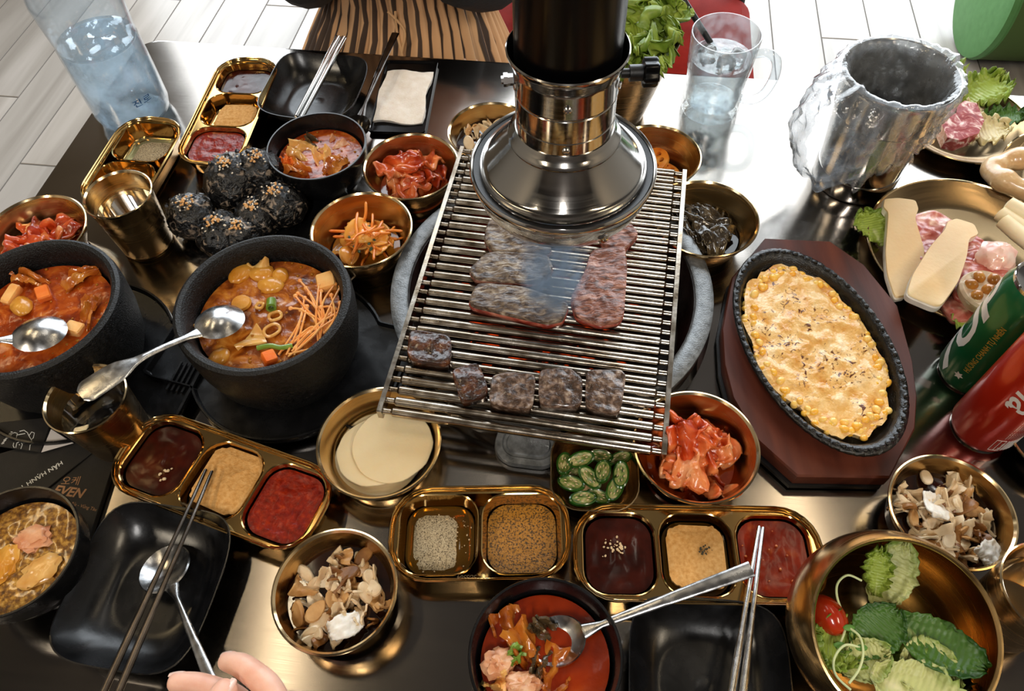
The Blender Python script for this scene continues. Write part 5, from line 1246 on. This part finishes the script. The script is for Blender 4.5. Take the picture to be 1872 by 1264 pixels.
for k, (px, py, kd, L_, W_, a, lab) in enumerate(((940, 1160, 'kim', .042, .024, 1.9, 'long brown kimchi leaf at the left of the bottom stew'), (968, 1190, 'kim', .042, .022, 2.2, 'folded kimchi leaf in the middle of the bottom stew'), (912, 1215, 'pork', .024, .020, .5, 'pale pork piece at the left rim of the bottom stew'), (955, 1250, 'pork', .030, .018, .1, 'pale pork piece at the bottom edge of the stew'), (992, 1150, 'dark', .020, .014, -.6, 'dark mushroom piece behind the spoon bowl in the bottom stew'), (985, 1210, 'dark', .022, .012, 1.3, 'dark mushroom strip left of the spoon in the bottom stew'), (1020, 1225, 'kim', .034, .022, 1.2, 'kimchi leaf in front of the spoon in the bottom stew'), (905, 1252, 'tofu', .016, .014, .2, 'orange tofu piece at the lower left of the bottom stew'), (935, 1205, 'green', .018, .010, .8, 'green scallion piece in the bottom stew'))):
    vf = blob(L_ * .5, W_ * .5, .008, .45, 2.6, k, 22, 14, 4) if kd == 'pork' else kimchi_mesh(k + 60, L_, W_)
    piece('stew_piece', kd, px, py, .0445, vf, lab, 'stew piece', (.12, .08, a))
stew(-.4156, .2187, .0480, .042, st_br, 'foamy brown broth in the bowl at the lower left edge', .0008, 11)
for k, (px, py, lab) in enumerate(((60, 985, 'pale meat piece in the brown broth, the upper one'), (75, 1045, 'grey meat piece in the brown broth, the middle one'), (10, 1030, 'yellow egg piece at the left edge of the brown broth'))):
    piece('stew_piece', ('pork', 'onion', 'potato')[k], px, py, .043, blob(.016, .011, .004, .4, 2.4, k + 5, 20, 12, 4), lab, 'stew piece', (0, 0, k * .7))

# ================================================================== cheese corn
dc = Vector((.2925, .397, T + .0239))
ce = lambda k, n=72, wob=.05: [(DA * k * math.cos(t) * (1 + wob * nz(math.cos(t), math.sin(t), 3, 3.2, 3)), DB * k * math.sin(t) * (1 + wob * nz(math.cos(t), math.sin(t), 3, 3.2, 3))) for t in [2 * PI * i / n for i in range(n)]]
chm, N, L, b = new_mat('melted_toasted_cheese')
v = coords(N, L, 1, False)
def nse(sc, det, dist=0.0, vec=None):
    n = N.new('ShaderNodeTexNoise'); n.inputs['Scale'].default_value = sc; n.inputs['Detail'].default_value = det; n.inputs['Distortion'].default_value = dist; L.new(vec or v, n.inputs['Vector']); return n.outputs['Fac']
base = ramp(N, L, nse(55, 4), [(.28, '#d08c34'), (.45, '#e2b064'), (.58, '#edc686'), (.78, '#f6dfb8')])
brn = ramp(N, L, nse(120, 3, 2.2), [(.575, '#ffffff'), (.625, '#6a3e14')]); msk = ramp(N, L, nse(26, 3, .5), [(.44, '#000000'), (.52, '#ffffff')])
mxr = N.new('ShaderNodeMix'); mxr.data_type = 'RGBA'; mxr.blend_type = 'MULTIPLY'; L.new(msk, mxr.inputs[0]); L.new(base, mxr.inputs[6]); L.new(brn, mxr.inputs[7]); L.new(mxr.outputs[2], b.inputs['Base Color'])
b.inputs['Roughness'].default_value = .28; b.inputs['Subsurface Weight'].default_value = .25; b.inputs['Subsurface Radius'].default_value = (.006, .004, .002); b.inputs['Coat Weight'].default_value = .3
bp = N.new('ShaderNodeBump'); bp.inputs['Strength'].default_value = .6; bp.inputs['Distance'].default_value = .004; L.new(nse(140, 3), bp.inputs['Height']); L.new(bp.outputs['Normal'], b.inputs['Normal'])
tag(mk('melted_cheese', pool(ce(.835, 90, .09), 0, .009, .0034, 95, 4, 26, .0030), chm, loc=dc + Vector((0, 0, .0150)), rot=(0, 0, DR)), 'melted toasted cheese filling the oval iron dish', 'cheese')
kc = [F('corn_kernel_yellow', [(.3, '#eea22a'), (.7, '#f6c250')], 60, 2, .25, .1, 200, sss=.25, coat=.3), F('corn_kernel_pale', [(.3, '#f0b444'), (.7, '#f8d27c')], 60, 2, .25, .1, 200, sss=.25, coat=.3)]
km = mesh('corn_kernel', blob(.0046, .0036, .0032, .08, 1.5, 2, 14, 9), kc[0], 0)
rg = random.Random(6)
for k in range(110):
    t = 2 * PI * k / 110 * 2 + rg.uniform(-.06, .06); lay = k >= 55; q = (.80 if not lay else .74) + rg.uniform(-.03, .03)
    w_ = 1 + .05 * nz(math.cos(t), math.sin(t), 3, 3.2, 3)
    lp = Matrix.Rotation(DR, 3, 'Z') @ Vector((DA * q * w_ * math.cos(t), DB * q * w_ * math.sin(t), .0115 + (.003 if lay else 0) + rg.uniform(0, .0016)))
    o = bpy.data.objects.new('corn_kernel', km); C.objects.link(o); o.location = dc + lp; o.rotation_euler = (rg.uniform(-.6, .6), rg.uniform(-.6, .6), rg.random() * 6); s = rg.uniform(.85, 1.15); o.scale = (s, s, s)
    o.material_slots[0].link = 'OBJECT'; o.material_slots[0].material = kc[k % 2]
    tag(o, 'yellow corn kernel at the edge of the cheese in the iron dish', 'corn', 'corn kernels around the cheese')

# ================================================================== meat on the grate
grl = F('grilled_beef', [(.26, '#1e1511'), (.42, '#4a392f'), (.54, '#74614f'), (.66, '#a3937f'), (.80, '#d0c6b8')], 100, 6, .34, 1.0, 130, coat=.2, stretch=(.65, 1.7, 1), distort=1.2, bdist=.004)
rawg = F('half_grilled_beef', [(.26, '#33190f'), (.42, '#64382a'), (.54, '#8c5846'), (.66, '#b5806c'), (.80, '#cfaa98')], 100, 6, .34, 1.0, 130, coat=.2, stretch=(.65, 1.7, 1), distort=1.2, bdist=.004)
redm = F('raw_beef_edge', [(.28, '#5e1a12'), (.5, '#8c3426'), (.7, '#b56c56'), (.82, '#d0a48c')], 70, 5, .28, .8, 110, coat=.4, stretch=(.6, 2, 1), distort=.8, bdist=.003)
por = F('charred_pork_skin', [(.30, '#180b05'), (.48, '#371a0d'), (.62, '#5a3018'), (.76, '#8a6040')], 110, 5, .25, .9, 240, coat=.5, bdist=.002)
porw = F('seared_pork_skin', [(.30, '#22160f'), (.48, '#4c3527'), (.60, '#80695a'), (.74, '#b8a899')], 160, 5, .28, .9, 300, coat=.4, bdist=.002)
def soft_poly(p):
    q = []
    for i in range(len(p)):
        a, b = Vector(p[i]), Vector(p[(i + 1) % len(p)]); q += [a * .88 + b * .12, a * .5 + b * .5, a * .12 + b * .88]
    return smooth_poly(q, it=2)
def slab(pts, z0, h, seed, amp=.003, rings=16):
    w = [at(a, b, GZ) for a, b in pts]; c = sum(w, Vector()) / len(w)
    o2 = soft_poly([(p.x - c.x, p.y - c.y) for p in w])
    if sum(o2[i][0] * o2[(i + 1) % len(o2)][1] - o2[(i + 1) % len(o2)][0] * o2[i][1] for i in range(len(o2))) < 0: o2 = o2[::-1]
    v, f = pool(o2, h, h, amp, 85, seed, rings, .001)
    return (v, f), (c.x, c.y, T + z0)
def meat(name, pts, h, mats, seed, lab, cat, amp=.003, face='meat_face'):
    vf, loc = slab(pts, GZ, h, seed, amp); t = thing(name, lab, cat, loc)
    mk('slab', vf, mats[0], t, sharp=0)
    if len(mats) > 1:                                        # the raw or fatty side still showing along the cut edge
        vf2, _ = slab(pts, GZ, h * .55, seed + 4, amp * .3); mk('cut_edge', move(vf2, sc=(1.012, 1.012, 1)), mats[1], t, sharp=0)
    return t
meat('beef_slice', [(893, 415), (925, 405), (1000, 440), (1010, 475), (900, 470), (885, 450)], .011, (grl, rawg), 1, 'grilled grey beef slice partly under the hood', 'beef')
meat('beef_slice', [(893, 474), (1000, 480), (1012, 505), (985, 530), (870, 522), (858, 508)], .013, (grl, rawg), 2, 'grilled beef slice in the middle of the left stack', 'beef')
meat('beef_slice', [(875, 532), (960, 540), (1040, 570), (1030, 598), (1000, 604), (930, 588), (855, 570)], .014, (grl, redm), 3, 'long grilled beef slice nearest the viewer', 'beef')
meat('beef_slice', [(1080, 470), (1140, 462), (1145, 500), (1138, 598), (1095, 606), (1050, 590), (1042, 555), (1068, 510)], .012, (rawg, redm), 4, 'half raw pink beef slice on the right of the grate', 'beef')
meat('beef_slice', [(1090, 430), (1150, 420), (1166, 440), (1140, 468), (1100, 460)], .011, (rawg, redm), 5, 'small pink beef slice just right of the hood', 'beef')
for k, (pts, m_, lab) in enumerate((([(752, 616), (828, 628), (826, 682), (747, 670)], por, 'charred pork skin piece at the left edge of the grate'), ([(826, 690), (876, 676), (897, 732), (845, 748)], por, 'reddish brown pork skin piece turned askew on the grate'),
        ([(900, 702), (925, 694), (980, 698), (974, 762), (894, 752)], porw, 'pork skin piece in the middle of the bottom row'), ([(985, 690), (1040, 686), (1064, 706), (1062, 756), (984, 752)], porw, 'pork skin piece second from the right in the bottom row'), ([(1070, 690), (1132, 690), (1142, 700), (1132, 770), (1068, 756)], porw, 'rightmost pork skin piece in the bottom row'))):
    meat('pork_skin', pts, .0135, (m_,), 20 + k, lab, 'pork skin', .0022)

# ================================================================== plates at the right
raw = F('raw_pork', [(.26, '#9a3a34'), (.42, '#b85a50'), (.55, '#d08478'), (.66, '#ecc0ae'), (.8, '#f6e0d0')], 38, 5, .35, .4, 120, sss=.15, coat=.25, distort=1.4)
stk = F('marbled_steak', [(.30, '#8e2f35'), (.48, '#a84a4c'), (.56, '#c98684'), (.64, '#ecd0c8'), (.8, '#f4e2da')], 70, 6, .35, .3, 160, sss=.1, coat=.25, distort=2.2)
oyst = F('king_oyster_flesh', [(.3, '#e6bd88'), (.7, '#f0cf9f')], 22, 3, .5, .12, 260, sss=.25)
oysk = F('king_oyster_skin', [(.3, '#d9cbb8'), (.7, '#f2e9dc')], 60, 3, .5, .2, 200)
def oyster(pts, z, h, lab, rot):
    w = [at(a, b, z) for a, b in pts]; c = sum(w, Vector()) / len(w)
    o2 = soft_poly([(p.x - c.x, p.y - c.y) for p in w])
    if sum(o2[i][0] * o2[(i + 1) % len(o2)][1] - o2[(i + 1) % len(o2)][0] * o2[i][1] for i in range(len(o2))) < 0: o2 = o2[::-1]
    t = thing('king_oyster_slice', lab, 'mushroom', c); t.rotation_euler = rot
    sh = lambda k, zz: [(p[0] * k, p[1] * k, zz) for p in o2]
    mk('flesh', loft([sh(.97, -h * .1), sh(.985, 0), sh(.965, .0012)]), oyst, t); mk('skin', loft([sh(.93, -h), sh(.99, -h * .8), sh(1.0, -h * .15), sh(.985, -.0004)]), oysk, t)
leafspots = [(1612, 450, .012, 100, 'ragged lettuce leaf at the left rim of the pork plate', 'let'), (1740, 560, .014, -70, 'ragged lettuce leaf hanging over the front of the pork plate', 'let'), (1690, 470, .009, 20, 'lettuce leaf lying under the mushroom slices', 'rom')]
for px, py, z, hd_, lab, m_ in leafspots:
    p = at(px, py, z); mk_leaf('lettuce_leaf', (.05, .042, .006, -.15, px, .0006, 26, 34, 6), LM[m_], p, (0, -.15, math.radians(hd_)), lab, 'lettuce')
for k, (pts, z, lab) in enumerate((([(1680, 362), (1730, 348), (1800, 392), (1830, 410), (1790, 430), (1700, 440), (1682, 400)], .014, 'raw pork slice at the back of the plate behind the mushrooms'), ([(1700, 415), (1800, 410), (1826, 420), (1820, 450), (1740, 480), (1690, 450)], .018, 'raw pork slice in the middle of the plate'),
        ([(1760, 440), (1826, 425), (1870, 470), (1890, 500), (1850, 540), (1760, 520)], .020, 'raw pork slice at the right side of the plate'), ([(1740, 520), (1800, 490), (1860, 510), (1850, 545), (1770, 560)], .014, 'raw pork slice under the garlic bulb'))):
    vf, loc = slab(pts, z, .007, 40 + k, .0035); tag(mk('pork_slice', vf, raw, loc=loc, sharp=0), lab, 'pork')
tag(mk('pork_fold', blob(.022, .018, .014, .25, 1.8, 4, 26, 18, 3), F('pork_fat_fold', [(.3, '#e0988c'), (.5, '#f0c0b0'), (.75, '#f8e2d6')], 40, 4, .3, .3, 140, sss=.2, coat=.3), loc=at(1822, 470, .030), rot=(0, 0, .4)), 'pale folded lump of raw pork behind the garlic bulb', 'pork')
oyster([(1614, 366), (1640, 364), (1672, 368), (1678, 384), (1672, 400), (1682, 430), (1692, 460), (1688, 480), (1660, 540), (1638, 544), (1622, 500), (1618, 460), (1622, 390), (1612, 380)], .027, .008, 'king oyster mushroom slice lying on the left of the pork plate', (.05, .0, 0))
oyster([(1735, 400), (1752, 394), (1785, 404), (1793, 424), (1774, 434), (1768, 470), (1750, 520), (1712, 574), (1650, 548), (1662, 510), (1700, 450), (1728, 418)], .036, .010, 'king oyster mushroom slice on top, leaning to the right', (-.06, .04, 0))
gb = thing('garlic_bulb', 'roasted halved garlic bulb in front of the raw pork', 'garlic', at(1802, 536, .036))
gsk = F('garlic_skin', [(.3, '#c0a080'), (.6, '#e6d6c0'), (.8, '#f4ece0')], 50, 4, .45, .3, 160, sss=.15); gcl = F('roasted_clove', [(.3, '#8a5218'), (.6, '#c08030'), (.8, '#d8a04e')], 60, 4, .3, .2, 200, sss=.2, coat=.3)
mk('skin', lathe([(0, -.016), (.018, -.014), (.026, -.004), (.0265, .003), (.0245, .006), (.022, .005), (0, .004)], 40), gsk, gb)
for k in range(8):
    a = 2 * PI * k / 7; r = .0165 if k < 7 else 0
    mk('clove', blob(.0068, .0058, .006, .08, 1.4, k, 14, 10), gcl, gb, loc=(r * math.cos(a), r * math.sin(a), .0055), rot=(0, 0, a))
    if k < 7: mk('clove_skin', blob(.0082, .0076, .0062, .10, 1.4, k, 14, 10), gsk, gb, loc=(r * 1.12 * math.cos(a), r * 1.12 * math.sin(a), .0015), rot=(0, 0, a))
# tripe rings and rice cake sticks on the right plate
trp = F('pale_tripe', [(.3, '#b88a58'), (.55, '#d2ac7c'), (.8, '#e8d0a8')], 40, 4, .28, .4, 140, sss=.2, coat=.4)
tag(mk('tripe_ring', tube([(.030 * math.cos(a) * (1 + .06 * math.sin(3 * a)), .026 * math.sin(a), .003 * math.sin(2 * a)) for a in [2 * PI * i / 40 for i in range(41)]], [.0125 + .0016 * math.sin(i * .9) for i in range(41)], 14), trp, loc=at(1868, 320, .022)), 'thick pale tripe ring at the right edge', 'tripe')
rcm = F('rice_cake', [(.3, '#e6d2a6'), (.7, '#f4e6c6')], 30, 3, .4, .1, 200, sss=.25)
for k, (a, b_, lab) in enumerate((((1826, 388), (1900, 440), 'pale rice cake stick at the right edge, the front one'), ((1840, 372), (1915, 415), 'pale rice cake stick at the right edge, the back one'), ((1832, 402), (1890, 452), 'pale rice cake stick at the right edge, the lower one'))):
    p, q = at(*a, .028 + .006 * (k == 1)), at(*b_, .028 + .006 * (k == 1)); c = (p + q) / 2
    tag(mk('rice_cake_stick', tube([p - c, p - c + (q - p) * .03, (q - p) * .5 + p - c, q - c], [.003, .0085, .009, .008], 14), rcm, loc=c), lab, 'rice cake')
# steak on the top right plate
for px, py, z, sp, m_, hd_, lab in ((1700, 205, .010, (.055, .05, .006, .1, 3.0, .0006, 26, 34, 5), 'cab', -30, 'pale wilted cabbage leaf to the left under the steak'), (1745, 250, .010, (.060, .05, .007, .1, 6.0, .0006, 26, 34, 5), 'cab', -5, 'pale wilted cabbage leaf in front of the steak'), (1765, 195, .020, (.070, .055, .011, -.1, 2.0, .0006, 26, 34, 7), 'let', 35, 'frilly green lettuce leaf right behind the steak'), (1748, 170, .020, (.06, .05, .010, -.2, 5.0, .0006, 26, 34, 7), 'let', 100, 'frilly green lettuce leaf peeking out beside the bin'), (1790, 215, .014, (.05, .036, .007, .1, 8.0, .0006, 26, 34, 6), 'rom', -20, 'darker lettuce leaf right of the steak')):
    p = at(px, py, z); mk_leaf('lettuce_leaf', sp, LM[m_], p, (0, -.2, math.radians(hd_)), lab, 'lettuce')
w = [at(a, b_, .020) for a, b_ in ((1712, 226), (1768, 190), (1800, 246), (1734, 266))]; c = sum(w, Vector()) / 4
o2 = [(p.x - c.x, p.y - c.y) for p in w][::-1]; o2 = smooth_poly(o2, it=1)
v_, f_ = pool(o2, .020, .020, .0010, 60, 3, 8); tag(mk('steak_piece', (v_, f_), stk, loc=(c.x, c.y, T + .010), rot=(.12, -.06, 0)), 'thick marbled raw steak piece on the plate behind the bin', 'steak')

# ================================================================== the hand with the spoon
hp = thing('hand', "diner's hand reaching in from the bottom edge and holding a spoon", 'hand', at(470, 1420, .06))
hl = hp.location.copy()
def A(px, py, z): return at(px, py, z) - hl
pal = [A(560, 1720, .06), A(520, 1560, .068), A(485, 1440, .075), A(468, 1372, .076)]
def chain(pts, rad):
    n = len(pts); return skin_mesh(pts, [(i, i + 1) for i in range(n - 1)], rad, 0, 2)
nailm = P('fingernail', '#f2cdbd', .22, 0, Coat_Weight=.5)
pm_ = skin_mesh([A(600, 1900, .05), A(560, 1720, .058), A(520, 1570, .066), A(500, 1470, .074), A(480, 1400, .076), A(440, 1400, .068), A(535, 1400, .070)], [(0, 1), (1, 2), (2, 3), (3, 4), (3, 5), (3, 6)], [.028, .026, (.026, .020), (.030, .018), .015, .014, .014])
pm_.materials.append(skin); mk('palm', pm_, parent=hp)
fg = [('index_finger', [A(500, 1430, .078), A(525, 1340, .088), A(492, 1254, .092), A(440, 1215, .086), A(404, 1208, .078)], [.0125, .0112, .0102, .0092, .0066]),
      ('middle_finger', [A(470, 1420, .070), A(480, 1340, .070), A(430, 1275, .066), A(360, 1252, .064), A(306, 1247, .064)], [.0125, .0112, .0104, .0098, .0072]),
      ('ring_finger', [A(440, 1440, .060), A(450, 1370, .056), A(400, 1325, .052), A(345, 1300, .050), A(318, 1296, .050)], [.012, .0105, .010, .009, .0066]),
      ('little_finger', [A(415, 1470, .052), A(418, 1410, .046), A(380, 1370, .042), A(340, 1350, .040)], [.0105, .0092, .0086, .0060]),
      ('thumb', [A(415, 1480, .082), A(372, 1395, .096), A(382, 1315, .101), A(408, 1268, .098), A(424, 1244, .094)], [.014, .0128, .0115, .0102, .0072])]
for nm, pts, rad in fg:
    me = chain(pts, rad); me.materials.append(skin); f_o = mk(nm, me, parent=hp)
    d = (pts[-1] - pts[-2]).normalized(); up_ = Vector((0, 0, 1)) if nm != 'thumb' else Vector((.75, .1, .65))
    if nm in ('index_finger', 'middle_finger'): up_ = Vector((.1, 1.0, .35))
    y_ = up_.cross(d).normalized(); z_ = d.cross(y_).normalized()
    nl = mk('nail', sheet(8, 8, lambda u, v: (-.0085 + .0105 * u, (v - .5) * .0076 * (1 - .35 * u * u), -.0022 * (2 * v - 1) ** 2 - .0022 * u * u), .0006), nailm, f_o)
    m4 = Matrix((d, y_, z_)).transposed().to_4x4(); m4.translation = pts[-1] - d * .0028 + z_ * rad[-2] * .84; nl.matrix_local = m4

# ================================================================== smoke over the meat
sm = bpy.data.materials.new('rising_smoke'); sm.use_nodes = True; N, L = sm.node_tree.nodes, sm.node_tree.links; N.clear()
out = N.new('ShaderNodeOutputMaterial'); vs = N.new('ShaderNodeVolumePrincipled'); L.new(vs.outputs[0], out.inputs['Volume'])
vs.inputs['Color'].default_value = (.58, .76, 1.0, 1); vs.inputs['Anisotropy'].default_value = .1
tc = N.new('ShaderNodeTexCoord'); mp = N.new('ShaderNodeMapping'); mp.inputs['Scale'].default_value = (38, 38, 16); L.new(tc.outputs['Object'], mp.inputs['Vector'])
n = N.new('ShaderNodeTexNoise'); n.inputs['Scale'].default_value = 1; n.inputs['Detail'].default_value = 4; n.inputs['Distortion'].default_value = 1.6; L.new(mp.outputs[0], n.inputs['Vector'])
ln = N.new('ShaderNodeVectorMath'); ln.operation = 'LENGTH'
mp2 = N.new('ShaderNodeMapping'); mp2.inputs['Scale'].default_value = (1 / .034, 1 / .036, 1 / .072); L.new(tc.outputs['Object'], mp2.inputs['Vector']); L.new(mp2.outputs[0], ln.inputs[0])
fo = N.new('ShaderNodeMapRange'); fo.inputs['From Min'].default_value = 1; fo.inputs['From Max'].default_value = .25; fo.inputs['To Min'].default_value = 0; fo.inputs['To Max'].default_value = 1; L.new(ln.outputs['Value'], fo.inputs['Value'])
nr_ = N.new('ShaderNodeMapRange'); nr_.inputs['From Min'].default_value = .42; nr_.inputs['From Max'].default_value = .72; L.new(n.outputs['Fac'], nr_.inputs['Value'])
mu = N.new('ShaderNodeMath'); mu.operation = 'MULTIPLY'; L.new(fo.outputs[0], mu.inputs[0]); L.new(nr_.outputs[0], mu.inputs[1])
m2 = N.new('ShaderNodeMath'); m2.operation = 'MULTIPLY'; m2.inputs[1].default_value = 130; L.new(mu.outputs[0], m2.inputs[0]); L.new(m2.outputs[0], vs.inputs['Density'])
sp_ = at(1012, 520, .09)
tag(mk('smoke', blob(.046, .046, .073, .0, 1, 0, 24, 16), sm, loc=(sp_.x, sp_.y, T + GZ + .062)), 'bluish smoke rising from the beef into the hood', 'smoke', kind='stuff')
